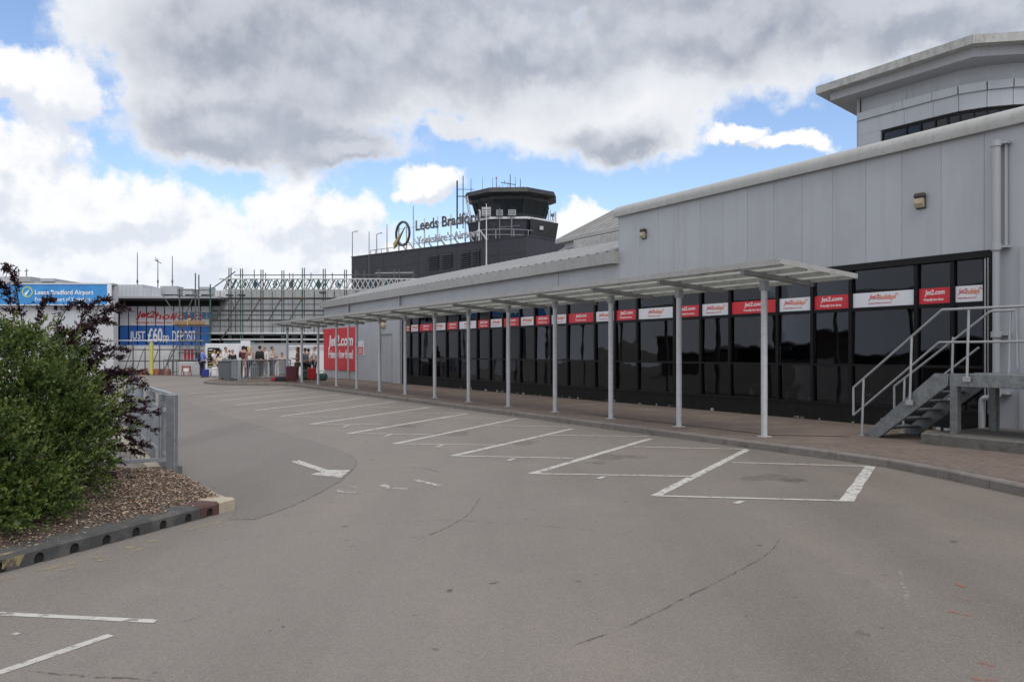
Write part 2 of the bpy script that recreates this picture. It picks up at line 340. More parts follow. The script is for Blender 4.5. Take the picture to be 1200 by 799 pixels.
# ------------------------------------------------------------------ builders
TH = math.atan2(.4974, .8675)
U = Vector((-.4974, .8675, 0)); V = Vector((.8675, .4974, 0)); WO = Vector((4.39, 14.38, 0))
RW = math.atan2(-.8675, .4974)
def fromW(a, t, z=0): return WO - U * a + V * t + Vector((0, 0, z))     # along the terminal front (a towards the camera), t into the building
def G(px, py, z=0.0):                                                    # the point of a level plane seen at a photo pixel
    d = (EYE - z) * FPX / (py - HY); return Vector(((px - CX) / FPX * d, d, z))
def D(px, py, d): return Vector(((px - CX) / FPX * d, d, EYE + (HY - py) / FPX * d))
def sW(px, t=3.72):                                                      # a of the plane t at a photo column
    r = (px - CX) / FPX; return -((WO.x + V.x * t - r * (WO.y + V.y * t)) / (.4974 + .8675 * r))
ORG = {}
class MB:
    def __init__(s): s.v = []; s.f = []; s.m = []; s.mi = 0
    def add(s, vs, fs):
        o = len(s.v); s.v += [tuple(p) for p in vs]; s.f += [tuple(i + o for i in f) for f in fs]; s.m += [s.mi] * len(fs); return s
    def box(s, x0, x1, y0, y1, z0, z1):
        return s.add([(x0, y0, z0), (x1, y0, z0), (x1, y1, z0), (x0, y1, z0), (x0, y0, z1), (x1, y0, z1), (x1, y1, z1), (x0, y1, z1)],
                     [(0, 3, 2, 1), (4, 5, 6, 7), (0, 1, 5, 4), (1, 2, 6, 5), (2, 3, 7, 6), (3, 0, 4, 7)])
    def bbox(s, x0, x1, y0, y1, z0, z1, b=.01):         # box with chamfered edges
        vs = []; P = [(x0, x1), (y0, y1), (z0, z1)]
        bm = bmesh.new(); bmesh.ops.create_cube(bm, size=1)
        for v in bm.verts: v.co = Vector(((x0 + x1) / 2 + v.co.x * (x1 - x0), (y0 + y1) / 2 + v.co.y * (y1 - y0), (z0 + z1) / 2 + v.co.z * (z1 - z0)))
        bmesh.ops.bevel(bm, geom=bm.edges[:], offset=b, segments=1, affect='EDGES'); return s.bm(bm)
    def bm(s, bm, mtx=None):
        bm.verts.index_update()
        s.add([(mtx @ v.co if mtx else v.co)[:] for v in bm.verts], [[v.index for v in f.verts] for f in bm.faces]); bm.free(); return s
    def bar(s, p, q, r, n=8, r2=None, cap=True):
        p, q = Vector(p), Vector(q); d = (q - p); 
        if d.length < 1e-6: return s
        x = d.orthogonal().normalized(); y = d.normalized().cross(x); r2 = r if r2 is None else r2
        vs = []
        for c, rr in ((p, r), (q, r2)):
            for i in range(n): a = 2 * math.pi * i / n; vs.append(c + x * math.cos(a) * rr + y * math.sin(a) * rr)
        fs = [(i, (i + 1) % n, n + (i + 1) % n, n + i) for i in range(n)]
        if cap: fs += [tuple(range(n - 1, -1, -1)), tuple(range(n, 2 * n))]
        return s.add(vs, fs)
    def tube(s, pts, r, n=8):
        for i in range(len(pts) - 1): s.bar(pts[i], pts[i + 1], r, n)
        return s
    def rbar(s, p, q, w, h, up=(0, 0, 1)):               # rectangular bar, w across, h along up
        p, q = Vector(p), Vector(q); d = (q - p).normalized(); upv = Vector(up); x = d.cross(upv).normalized(); y = x.cross(d).normalized()
        vs = []
        for c in (p, q):
            for sx, sy in ((-1, -1), (1, -1), (1, 1), (-1, 1)): vs.append(c + x * sx * w / 2 + y * sy * h / 2)
        return s.add(vs, [(3, 2, 1, 0), (4, 5, 6, 7), (0, 1, 5, 4), (1, 2, 6, 5), (2, 3, 7, 6), (3, 0, 4, 7)])
    def prism(s, pts, z0, z1):
        n = len(pts); vs = [(p[0], p[1], z0) for p in pts] + [(p[0], p[1], z1) for p in pts]
        return s.add(vs, [tuple(range(n - 1, -1, -1)), tuple(range(n, 2 * n))] + [(i, (i + 1) % n, n + (i + 1) % n, n + i) for i in range(n)])
    def extr(s, prof, p, q):                            # profile (y, z) swept from x=p to x=q
        n = len(prof); vs = [(p, y, z) for y, z in prof] + [(q, y, z) for y, z in prof]
        return s.add(vs, [tuple(range(n)), tuple(range(2 * n - 1, n - 1, -1))] + [(i, n + i, n + (i + 1) % n, (i + 1) % n) for i in range(n)])
    def lathe(s, c, prof, n=16):
        vs = []; fs = []; k = len(prof)
        for i in range(n):
            a = 2 * math.pi * i / n
            for r, z in prof: vs.append((c[0] + r * math.cos(a), c[1] + r * math.sin(a), c[2] + z))
        for i in range(n):
            for j in range(k - 1): fs.append((i * k + j, ((i + 1) % n) * k + j, ((i + 1) % n) * k + j + 1, i * k + j + 1))
        fs.append(tuple(i * k for i in range(n))[::-1]); fs.append(tuple(i * k + k - 1 for i in range(n)))
        return s.add(vs, fs)
    def ell(s, c, r, seg=10, rings=6):
        bm = bmesh.new(); bmesh.ops.create_uvsphere(bm, u_segments=seg, v_segments=rings, radius=1)
        return s.bm(bm, Matrix.Translation(c) @ Matrix.Diagonal((*r, 1)))
    def ngon(s, pts): return s.add(pts, [tuple(range(len(pts)))])
    def mesh(s, name, mats, org=(0, 0, 0), smooth=False):
        me = bpy.data.meshes.new(name); o = Vector(org)
        me.from_pydata([(p[0] - o.x, p[1] - o.y, p[2] - o.z) for p in s.v], [], s.f); me.validate()
        for m_ in (mats if isinstance(mats, (list, tuple)) else [mats]): me.materials.append(M[m_])
        if any(s.m) and len(me.polygons) == len(s.m): me.polygons.foreach_set('material_index', s.m)
        bm = bmesh.new(); bm.from_mesh(me); bmesh.ops.recalc_face_normals(bm, faces=bm.faces); bm.to_mesh(me); bm.free()
        if smooth:
            me.polygons.foreach_set('use_smooth', [True] * len(me.polygons)); me.set_sharp_from_angle(angle=math.radians(40))
        return me
def tag(o, label=None, cat=None, group=None, kind=None):
    if label: o['label'] = label
    if cat: o['category'] = cat
    if group: o['group'] = group
    if kind: o['kind'] = kind
    return o
def thing(name, label, cat, org=(0, 0, 0), W=False, group=None):
    o = bpy.data.objects.new(name, None); COL.objects.link(o); o.empty_display_size = .3
    org = Vector(org)
    o.location = fromW(*org) if W else org
    if W: o.rotation_euler = (0, 0, RW)
    ORG[o.name] = org; return tag(o, label, cat, group)
def part(name, mb, mt, parent, smooth=False, label=None, kind=None, loc=None):
    org = ORG[parent.name]
    me = mb if isinstance(mb, bpy.types.Mesh) else mb.mesh(name, mt, org if loc is None else loc, smooth)
    o = bpy.data.objects.new(name, me); COL.objects.link(o); o.parent = parent; ORG[o.name] = org
    if loc is not None: o.location = Vector(loc) - org
    return tag(o, label, None, None, kind)
def single(name, mb, mt, label, cat, org=(0, 0, 0), W=False, group=None, smooth=False, kind=None):
    org = Vector(org); me = mb if isinstance(mb, bpy.types.Mesh) else mb.mesh(name, mt, org, smooth)
    o = bpy.data.objects.new(name, me); COL.objects.link(o); o.location = fromW(*org) if W else org
    if W: o.rotation_euler = (0, 0, RW)
    ORG[o.name] = org; return tag(o, label, cat, group, kind)
def struct(name, mb, mt, smooth=False):
    o = bpy.data.objects.new(name, mb.mesh(name, mt, (0, 0, 0), smooth)); COL.objects.link(o); o['kind'] = 'structure'; ORG[o.name] = Vector((0, 0, 0)); return o
def dup(o, parent=None):
    c = o.copy(); COL.objects.link(c); ORG[c.name] = ORG[o.name]
    if parent is not None: c.parent = parent
    for ch in o.children: dup(ch, c)
    return c
_txt = {}
def text_mesh(s, mt, w=None, h=None, shear=0.0, bold=0.0, depth=.004, space=1.0, res=3):
    """flat lettering standing in the local XZ plane, read from -Y, lower left corner at the origin, fitted to w x h"""
    key = (s, mt, w, h, shear, bold, depth, space)
    if key in _txt: return _txt[key]
    cu = bpy.data.curves.new('lettering', 'FONT'); cu.body = s; cu.size = 1; cu.shear = shear; cu.offset = bold; cu.extrude = depth * .5; cu.space_character = space; cu.resolution_u = res
    ob = bpy.data.objects.new('lettering', cu); COL.objects.link(ob); bpy.context.view_layer.update()
    me = bpy.data.meshes.new_from_object(ob.evaluated_get(bpy.context.evaluated_depsgraph_get()))
    bpy.data.objects.remove(ob); bpy.data.curves.remove(cu)
    n = len(me.vertices); a = np.empty(n * 3); me.vertices.foreach_get('co', a); a = a.reshape(-1, 3)
    lo, hi = a.min(0), a.max(0); sx = (w / (hi[0] - lo[0])) if w else None; sy = (h / (hi[1] - lo[1])) if h else None
    sx = sx or sy or 1; sy = sy or sx
    b = np.stack([(a[:, 0] - lo[0]) * sx, -(a[:, 2] - lo[2]) , (a[:, 1] - lo[1]) * sy], 1)
    me.vertices.foreach_set('co', b.ravel()); me.materials.clear(); me.materials.append(M[mt]); me.update()
    me['w'] = float((hi[0] - lo[0]) * sx)
    _txt[key] = me; return me
def put_text(name, me, parent, pos):
    o = bpy.data.objects.new(name, me); COL.objects.link(o); o.parent = parent; o.location = Vector(pos) - ORG[parent.name]; ORG[o.name] = ORG[parent.name]; return o
# ================================================================== ground, road, pavement
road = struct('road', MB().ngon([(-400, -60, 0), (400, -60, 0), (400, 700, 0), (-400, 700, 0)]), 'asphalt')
def sheet(pts, z): return MB().ngon([(p.x, p.y, z) for p in pts])
# smoother darker resurfacing that ends in a curve by the arrow
pp = [G(*q) for q in ((205, 466), (262, 486), (330, 507), (372, 518), (395, 526.5), (409, 532.5), (418, 539), (417, 546), (408, 556), (397, 565), (372, 579), (343, 593), (318, 602), (297, 608.5), (267, 609), (276, 597), (255, 583), (216, 562), (205, 548), (204, 500))]
part('resurfaced_patch', sheet(pp, .002), 'asphalt_new', road)
def seam(name, pix, w, mt, z=.0048, taper=True):
    pts = [G(*q) for q in pix]; n = len(pts); vs = []; fs = []
    fine = []
    for i in range(n - 1):
        k = max(2, int((pts[i + 1] - pts[i]).length / .07))
        for j in range(k): fine.append(pts[i].lerp(pts[i + 1], j / k))
    fine.append(pts[-1])
    for i, p in enumerate(fine):
        d = (fine[min(i + 1, len(fine) - 1)] - fine[max(i - 1, 0)]).normalized(); nn = Vector((-d.y, d.x, 0))
        j = random.uniform(-.5, .5) * w; ww = w * random.uniform(.45, 1.2) * (min(1, i / 4 + .2, (len(fine) - 1 - i) / 4 + .2) if taper else 1)
        vs += [(p + nn * (j + ww / 2))[:2] + (z,), (p + nn * (j - ww / 2))[:2] + (z,)]
        if i: fs.append((2 * i - 2, 2 * i - 1, 2 * i + 1, 2 * i))
    return part(name, MB().add(vs, fs), mt, road)
seam('seam', [(395, 526.5), (409, 532.5), (418, 539), (417, 546), (408, 556), (397, 565), (372, 579), (343, 593), (318, 602), (297, 608.5), (267, 609)], .014, 'crack')
seam('crack', [(668, 758), (715, 742), (760, 723), (800, 702), (850, 677), (890, 656), (908, 641), (914, 630)], .013, 'crack')
seam('crack', [(490, 632), (525, 618), (548, 604), (556, 594), (562, 584)], .014, 'crack')
seam('crack', [(470, 547), (500, 549), (515, 553), (535, 554)], .03, 'crack')
seam('crack', [(930, 621), (950, 622), (968, 623)], .02, 'crack')
seam('crack', [(20, 785), (70, 790), (150, 795), (210, 800)], .02, 'crack')
seam('crack', [(200, 730), (222, 727), (240, 720)], .016, 'crack')
seam('crack', [(420, 615), (520, 609), (620, 615), (700, 622)], .010, 'crack')
seam('crack', [(690, 497), (730, 508), (760, 511)], .02, 'crack')
def line(name, a, b, w=.1, mt='paint_white', z=.003):
    p, q = G(*a), G(*b); d = (q - p).normalized(); nn = Vector((-d.y, d.x, 0)) * w / 2
    k = max(2, int((q - p).length / .25)); vs = []; fs = []
    for i in range(k + 1):
        c = p.lerp(q, i / k); j = random.uniform(.9, 1.1)
        vs += [((c + nn * j).x, (c + nn * j).y, z), ((c - nn * j).x, (c - nn * j).y, z)]
        if i: fs.append((2 * i - 2, 2 * i - 1, 2 * i + 1, 2 * i))
    return part(name, MB().add(vs, fs), mt, road)
# angled bays: one stripe between each pair of bays, short front and back lines that step along
diag = [((992, 587), (1020, 546.5)), ((768, 581), (875, 527)), ((623, 555), (762, 514)), ((531, 534), (670, 502.5)), ((462, 520), (606, 490.5)), ((408, 508), (548, 484.5)),
        ((364, 497), (505, 477)), ((329, 487.6), (463, 470.6)), ((300, 480.6), (429, 466.2)), ((275, 474.6), (400, 462)), ((256, 469.4), (372, 459)), ((239, 465), (350, 456.5)), ((222, 461), (325, 455))]
for i, (a, b) in enumerate(diag): line('bay_line', a, b, .14 if i == 0 else .11, z=.0032)
for a, b in (((766, 581), (992, 587)), ((621, 555), (820, 558.5)), ((529, 534.2), (672, 537)), ((460, 520), (580, 521.5)), ((406, 508), (508, 509)), ((362, 497), (448, 497.6)), ((327, 488), (400, 488.6)), ((298, 481), (362, 481.6)),
             ((858, 542), (1020, 546.5)), ((743, 523.5), (876, 526.5)), ((640, 509.8), (760, 511.5)), ((570, 498.5), (668, 500)), ((510, 490.2), (604, 491)), ((470, 483.8), (546, 484.3)), ((430, 477), (500, 477.4)), ((398, 470.7), (462, 471))):
    line('bay_end_line', a, b, .075, z=.0054)
for px, py in ((865, 588.5), (703, 559.8), (598, 538.5), (514, 522.6), (454, 510), (405, 499)):
    line('space_tick', (px - 3, py + 1.5), (px + 5, py - 1.2), .07, z=.0056)
# worn arrow painted on the resurfaced patch
ap = [G(*q) for q in ((341, 541), (350, 539.3), (384, 550.8), (410.5, 551), (400, 559.8), (362.5, 556.2), (377.5, 553.2))]
part('arrow_marking', sheet(ap, .0060), 'paint_arrow', road)
for a, b, w in (((392, 573.5), (400, 576.5), .07), ((400, 577), (425, 577.5), .06), ((447, 568), (455, 571.5), .10), ((453, 572), (478, 573), .06), ((487, 562.5), (516, 569.5), .08), ((409, 570), (417, 571.5), .08)):
    line('old_marking', a, b, w, 'paint_old', .0042)
line('bay_line', (-30, 717.6), (183, 728), .062); line('bay_line', (-30, 798), (130, 744), .066)
line('old_marking', (15, 742.5), (21, 743.5), .04, 'paint_old')
for a, b, w in (((-30, 682), (26, 676), .035), ((40, 670), (120, 652), .05), ((70, 668.5), (92, 664), .03), ((114, 657), (128, 655.5), .03), ((146, 643), (161, 639.5), .05), ((160, 645), (175, 641), .03), ((175, 634.5), (187, 632.5), .05), ((213, 622.5), (266, 610), .05), ((250, 617), (268, 613.5), .02)):
    line('kerb_marking', a, b, w, 'paint_yellow', .0036)
for a, b, w in (((1114, 697), (1136, 704), .04), ((1112, 716), (1141, 722), .035), ((1121, 684), (1130, 688), .03), ((1140, 708), (1152, 710), .015), ((1138, 795), (1170, 799), .05), ((1148, 776), (1166, 781), .04)):
    line('spray_mark', a, b, w, 'paint_red', .0038)
seam('spray_mark', [(1010, 660), (1040, 640)], .012, 'paint_ghost'); seam('spray_mark', [(1052, 665), (1062, 690), (1064, 712)],   .03, 'paint_ghost')

# oil drips in the bays and rubbed tyre arcs
random.seed(14)
def blot(name, c, r, mt, z=.0016, sx=1.0):
    n = 18; ph = random.uniform(0, 6); pts = []
    for i in range(n):
        an = 2 * math.pi * i / n; rr = r * (1 + .25 * math.sin(3 * an + ph) + .15 * math.sin(5 * an + 2 * ph)); pts.append((c.x + rr * sx * math.cos(an), c.y + rr * math.sin(an), z))
    return part(name, MB().ngon(pts), mt, road)
for px, py, r in ((905, 560, .30), (930, 563, .16), (720, 535, .34), (700, 542, .15), (610, 519, .35), (530, 508, .4), (470, 499, .4), (640, 470, .0), (1010, 742, .05)):
    if r: blot('oil_stain', G(px, py), r, 'oil_stain', .0012 + random.random() * .0006, random.uniform(.7, 1.5))
def smoothpath(P, k=8):
    out = []
    for i in range(len(P) - 1):
        p0, p1, p2, p3 = P[max(i - 1, 0)], P[i], P[i + 1], P[min(i + 2, len(P) - 1)]
        for j in range(k):
            t = j / k; out.append(.5 * ((2 * p1) + (p2 - p0) * t + (2 * p0 - 5 * p1 + 4 * p2 - p3) * t * t + (3 * p1 - p0 - 3 * p2 + p3) * t ** 3))
    out.append(P[-1]); return out
kp = [Vector(q) for q in ((6.6, -2, 0), (6.45, 3, 0), (6.05, 6.3, 0), (5.70, 8.8, 0), (5.50, 10.0, 0), (5.20, 11.35, 0))] + [fromW(a, -.75) for a in (2.0, -2, -8, -14, -20, -25.5, -28.2)]
kp += [Vector(q) for q in ((-12.1, 38.9, 0), (-14.1, 39.7, 0), (-15.6, 41.8, 0), (-16.1, 44.6, 0), (-15.6, 47, 0), (-13.8, 48.8, 0))]
KP = smoothpath(kp)
# resample evenly: one kerb stone each 0.9 m
def resample(P, step):
    out = [P[0].copy()]; acc = 0
    for i in range(len(P) - 1):
        a, b = P[i], P[i + 1]; L = (b - a).length; t = step - acc
        while t <= L: out.append(a.lerp(b, t / L)); t += step
        acc = (acc + L) % step
    return out
KR = resample(KP, .9)
KH = .12; KW = .14
def offs(P, w):
    o = []
    for i, p in enumerate(P):
        d = (P[min(i + 1, len(P) - 1)] - P[max(i - 1, 0)]).normalized(); o.append(p + Vector((d.y, -d.x, 0)) * w)
    return o
KI = offs(KR, KW)
back = [Vector((-12.0, 54.2, 0)), fromW(-37, 5), fromW(12, 5), fromW(18, 4)]
pavement = struct('pavement', MB().prism([(p.x, p.y) for p in offs(KR, KW - .03)] + [(p.x, p.y) for p in back], .0, KH - .006), 'pavement')
for i in range(len(KR) - 1):
    a, b, c, d = KR[i], KR[i + 1], KI[i + 1], KI[i]; g = (b - a).normalized() * .004
    a, b, c, d = a + g, b - g, c - g, d + g; dz = random.uniform(-.004, .003); h = KH + dz; e = (d - a).normalized() * .018
    m_ = MB(); m_.add([(a.x, a.y, -.02), (b.x, b.y, -.02), (c.x, c.y, -.02), (d.x, d.y, -.02), (a.x, a.y, h - .02), (b.x, b.y, h - .02), ((a + e).x, (a + e).y, h), ((b + e).x, (b + e).y, h), (c.x, c.y, h), (d.x, d.y, h)],
          [(0, 1, 5, 4), (4, 5, 7, 6), (6, 7, 8, 9), (2, 3, 9, 8), (0, 4, 6, 9, 3), (1, 2, 8, 7, 5)])
    part('kerb_stone', m_, 'kerb', pavement)
# block paving: herringbone blocks, the nearest as pieces of their own, the next joined, then the surface alone
blk = []
def inside(p, poly):
    c = False; n = len(poly)
    for i in range(n):
        a, b = poly[i], poly[(i + 1) % n]
        if (a.y > p.y) != (b.y > p.y) and p.x < (b.x - a.x) * (p.y - a.y) / (b.y - a.y) + a.x: c = not c
    return c
polyp = KI + back
for ix in range(-92, 58):
    for iy in range(-14, 38):
        k = (ix - iy) % 4
        if k not in (0, 3): continue
        w_, h_ = (.2, .1) if k == 0 else (.1, .2)
        p = fromW(ix * .1 + w_ / 2, iy * .1 + h_ / 2 - .1)
        if p.y < 8.2 or abs(p.x / p.y) > .66: continue
        cs = [fromW(ix * .1 + sx * w_, iy * .1 + sy * h_ - .1) for sx in (0, 1) for sy in (0, 1)]
        if all(inside(c, polyp) for c in cs): blk.append((p.length, ix, iy, k, p))
blk.sort(key=lambda q: q[0])
def blockmb(mb, k, c=Vector((0, 0, 0))):
    w_, h_ = (.197, .097) if k == 0 else (.097, .197); b = .005; vs = []
    for dz, i in ((-.02, 0), (-.004, 0), (0, b)):
        for sx, sy in ((-1, -1), (1, -1), (1, 1), (-1, 1)): vs.append((c.x + sx * (w_ / 2 - i), c.y + sy * (h_ / 2 - i), c.z + dz))
    return mb.add(vs, [(0, 1, 5, 4), (1, 2, 6, 5), (2, 3, 7, 6), (3, 0, 4, 7), (4, 5, 9, 8), (5, 6, 10, 9), (6, 7, 11, 10), (7, 4, 8, 11), (8, 9, 10, 11)])
bme = {k: blockmb(MB(), k).mesh('paving_block', 'paver') for k in (0, 3)}
far_blocks = {}
fmb = MB()
for n_, (L, ix, iy, k, p) in enumerate(blk):
    dz = random.uniform(-.0015, .0015)
    if n_ < 300:
        o = bpy.data.objects.new('paving_block', bme[k]); COL.objects.link(o); o.parent = pavement; o.location = (p.x, p.y, KH + dz)
        o.rotation_euler = (random.uniform(-.006, .006), random.uniform(-.006, .006), RW); ORG[o.name] = Vector((0, 0, 0))
    else:
        w_, h_ = (.2, .1) if k == 0 else (.1, .2)
        t_ = MB(); blockmb(t_, k); R_ = Matrix.Rotation(RW, 3, 'Z')
        fmb.add([R_ @ Vector(v) + Vector((p.x, p.y, KH + dz)) for v in t_.v], t_.f)
part('paving_field', fmb, 'paver', pavement, kind='stuff')
# dark channel line set in the paving by the stairs
part('channel_cover', MB().add([tuple(fromW(*q)) for q in ((-6.0, .32, .1235), (-.1, .30, .1235), (-.1, .36, .1235), (-6.0, .38, .1235))], [(0, 1, 2, 3)]), 'plinth_dark', pavement)
part('channel_cover', MB().add([tuple(fromW(*q)) for q in ((-.1, .30, .1235), (.75, 1.3, .1235), (.70, 1.34, .1235), (-.15, .36, .1235))], [(0, 1, 2, 3)]), 'plinth_dark', pavement)

# ------------------------------------------------------------------ planting bed on the left
K0 = Vector((-2.81, 8.37, 0)); KD = Vector((-.343, -.939, 0)); KN = Vector((-.939, .343, 0))     # the kerb runs from the corner towards the camera
def kf(l, w, z=0): return K0 + KD * l + KN * w + Vector((0, 0, z))
RP = Vector((-4.22, 10.25, 0))                               # corner post of the railing
RA = G(97, 553, .1) * 1.0; RA = Vector((-5.10, 9.75, 0))      # railing run to the left
bed_pts = [kf(-.02, .03), kf(9, .03), Vector((-9, 0, 0)), Vector((-12, 9.2, 0)), Vector((-12, 6.4 + 1.2, 0)), Vector((-8.5, 7.95, 0)), RA + (RA - RP) * .9, RP + Vector((0, -.1, 0)), Vector((-3.92, 9.6, 0))]
planting_bed = struct('planting_bed', MB(), 'soil')
nb = 46
bm = bmesh.new(); grid = {}
def in_bed(p): return inside(p, [kf(.02, .1), kf(8, .1), Vector((-11, 1, 0)), Vector((-11, 7.3, 0)), Vector((-5.1, 9.72, 0)), Vector((-4.25, 10.2, 0)), Vector((-3.86, 9.6, 0))])
def bed_z(p):
    l = (p - K0).dot(KD); w = (p - K0).dot(KN)
    e = max(0, min(1, (w - .2) / .9, (l + 1.9) / 1.2))
    return .10 + .13 * math.sin(min(1, e) * 1.3) * (.8 + .25 * math.sin(p.x * 2.1 + p.y * 1.3)) + .012 * math.sin(p.x * 13) * math.sin(p.y * 11)
cell = .14; vs_ = {}; bmv = MB(); vid = {}
fs_ = []
for i in range(-62, 0):
    for j in range(20, 78):
        c4 = [Vector((x * cell - 2.6, y * cell, 0)) for x, y in ((i, j), (i + 1, j), (i + 1, j + 1), (i, j + 1))]
        if not all(in_bed(c) for c in c4): continue
        ids = []
        for c in c4:
            key = (round(c.x, 3), round(c.y, 3))
            if key not in vid: vid[key] = len(bmv.v); bmv.v.append((c.x, c.y, bed_z(c)))
            ids.append(vid[key])
        bmv.f.append(tuple(ids)); bmv.m.append(0)
ring = [(p.x, p.y) for p in (kf(.05, .06), kf(8, .06), Vector((-11, .6, 0)), Vector((-11, 7.4, 0)), Vector((-5.15, 9.8, 0)), Vector((-4.2, 10.3, 0)), Vector((-3.80, 9.62, 0)))]
bmv.prism(ring, -.05, .095)
bpy.data.objects.remove(planting_bed); planting_bed = struct('planting_bed', bmv, 'soil')
# kerb drain stones, each with a black arched inlet
def kerb_stone(l0, l1, mt, hole=True, h=.118):
    L = l1 - l0 - .003; mb = MB(); c = L / 2; r = .046; n = 8
    prof = [(0, 0)] + ([(c - r, 0)] + [(c - r * math.cos(math.pi * i / n), .035 + r * math.sin(math.pi * i / n)) for i in range(n + 1)] + [(c + r, 0)] if hole else []) + [(L, 0), (L, h - .02), (0, h - .02)]
    m = len(prof); vs = [tuple(kf(l0 + x, 0, z)) for x, z in prof] + [tuple(kf(l0 + x, .12, z)) for x, z in prof]
    fs = [tuple(range(m)), tuple(range(2 * m - 1, m - 1, -1))] + [(i, m + i, m + (i + 1) % m, (i + 1) % m) for i in range(m)]
    mb.add(vs, fs)
    mb.add([tuple(kf(l0 + x, w, z)) for x, w, z in ((0, 0, h - .02), (L, 0, h - .02), (L, .3, h - .02), (0, .3, h - .02), (0, .025, h), (L, .025, h), (L, .27, h - .004), (0, .27, h - .004), (0, .3, -.02), (L, .3, -.02), (0, .121, -.02), (L, .121, -.02), (L, .121, h - .02), (0, .121, h - .02))],
           [(0, 1, 5, 4), (4, 5, 6, 7), (6, 2, 3, 7), (2, 3, 8, 9), (0, 4, 7, 3), (1, 5, 6, 2), (10, 11, 12, 13)])
    o = part('kerb_stone', mb, mt, planting_bed)
    if hole:
        part('drain_inlet', MB().add([tuple(kf(l0 + x, .018, z)) for x, z in ((c - r - .01, 0), (c + r + .01, 0), (c + r + .01, .09), (c - r - .01, .09))], [(0, 1, 2, 3)]), 'drain', o)
    return o
kerb_stone(0, .235, 'kerb_cream', False, .125)
kerb_stone(.235, .50, 'kerb_red')
l = .50
while l < 5.5: kerb_stone(l, l + .318, 'kerb_dark'); l += .318
# yellow paint left on one stone
part('paint_patch', MB().add([tuple(kf(a, w, z)) for a, w, z in ((2.42, -.002, .02), (2.56, -.002, .03), (2.55, -.002, .097), (2.37, -.002, .099))] + [tuple(kf(a, w, z)) for a, w, z in ((2.33, .03, .121), (2.62, .03, .121), (2.66, .07, .121), (2.30, .08, .121))], [(0, 1, 2, 3), (4, 5, 6, 7)]), 'paint_yellow', planting_bed)
# cream edging running back from the corner to the railing
e0, e1 = K0 + Vector((-.02, .06, 0)), Vector((-3.86, 9.68, 0)); d_ = (e1 - e0).normalized(); n_ = Vector((-d_.y, d_.x, 0)); 
for i in range(3):
    a = e0.lerp(e1, i / 3) + d_ * .004; b = e0.lerp(e1, (i + 1) / 3) - d_ * .004
    part('edging_stone', MB().prism([(p.x, p.y) for p in (a, b, b + n_ * .1, a + n_ * .1)], -.02, .085 + .008 * i), 'kerb_cream', planting_bed)
# loose bark chips
vs, fs, mi = [], [], []
cnt = 0; cen = []
while cnt < 17000:
    x = random.uniform(-6.4, -2.7); y = random.uniform(5.4, 10.3); p = Vector((x, y, 0))
    if not in_bed(p) or abs(x / y) > .68: continue
    q = 1 if (p - K0).dot(KD) < 1.2 else .55
    if random.random() > q: continue
    z = bed_z(p) + random.uniform(0, .012); s_ = random.uniform(.006, .016); a = random.uniform(0, 6.3); tx, ty = random.uniform(-.5, .5), random.uniform(-.5, .5); w_ = s_ * random.uniform(.4, .8)
    ca, sa = math.cos(a), math.sin(a); o = len(vs)
    for ex, ey in ((-1, -.7), (.2, -1), (1, .5), (-.5, 1)):
        lx, ly = ex * s_, ey * w_; vs.append((x + ca * lx - sa * ly, y + sa * lx + ca * ly, z + tx * lx + ty * ly + .004))
    vs.append((x, y, z - .004))
    fs += [(o, o + 1, o + 2, o + 3), (o, o + 4, o + 1), (o + 1, o + 4, o + 2), (o + 2, o + 4, o + 3), (o + 3, o + 4, o)]; m_ = random.choice((0, 0, 1, 2, 1)); mi += [m_] * 5; cnt += 1
me = bpy.data.meshes.new('bark_chips'); me.from_pydata(vs, [], fs)
for k in ('chip_a', 'chip_b', 'chip_c'): me.materials.append(M[k])
me.polygons.foreach_set('material_index', mi)
single('bark_chips', me, None, 'brown and beige bark chips covering the planting bed in front of the railing', 'bark chips', kind='stuff')
# ================================================================== the grey terminal along the right
A_END, A_STEP, A_NEAR = -37.5, -8.98, 11.0
TW = 3.72
tb = thing('terminal_building', 'long grey clad terminal building with dark glazing and gutter behind the walkway canopy', 'building', (-8, TW, 0), True)
# ---- cladding of the tall near block
J = [-8.98] + [-8.02 + .81 * i for i in range(24)]
cl = []
for i in range(len(J) - 1):
    x0, x1 = J[i] + .0025, J[i + 1] - .0025
    mb = MB().bbox(x0, x1, TW - .05, TW, 3.405 if x0 < 1.7 else .13, 5.6, .003)
    part('cladding_panel', mb, 'clad', tb)
part('side_wall', MB().box(-9.0, -8.985, TW - .05, 14, 3.41, 5.6), 'clad', tb)
part('backing_wall', MB().box(-8.97, 1.80, TW + .005, TW + .3, 3.41, 5.5).box(1.80, 11, TW + .005, TW + .3, .1, 5.5), 'frame_black', tb)
# rounded verge with the rain-stained fascia below it
prof = [(TW - .16, 5.50), (TW - .17, 5.62), (TW - .14, 5.72), (TW - .05, 5.80), (TW + .12, 5.85), (TW + .6, 5.90), (TW + .6, 5.6), (TW, 5.6), (TW, 5.50)]
for a0, a1 in ((-9.12, -4.2), (-4.196, .8), (.804, 5.8), (5.804, 11)): part('fascia', MB().extr(prof, a0, a1), 'trim', tb, True)
part('roof', MB().extr([(TW + .55, 5.75), (14, 6.2), (14, 5.9), (TW + .55, 5.6)], -9.0, 11), 'roof_sheet', tb)
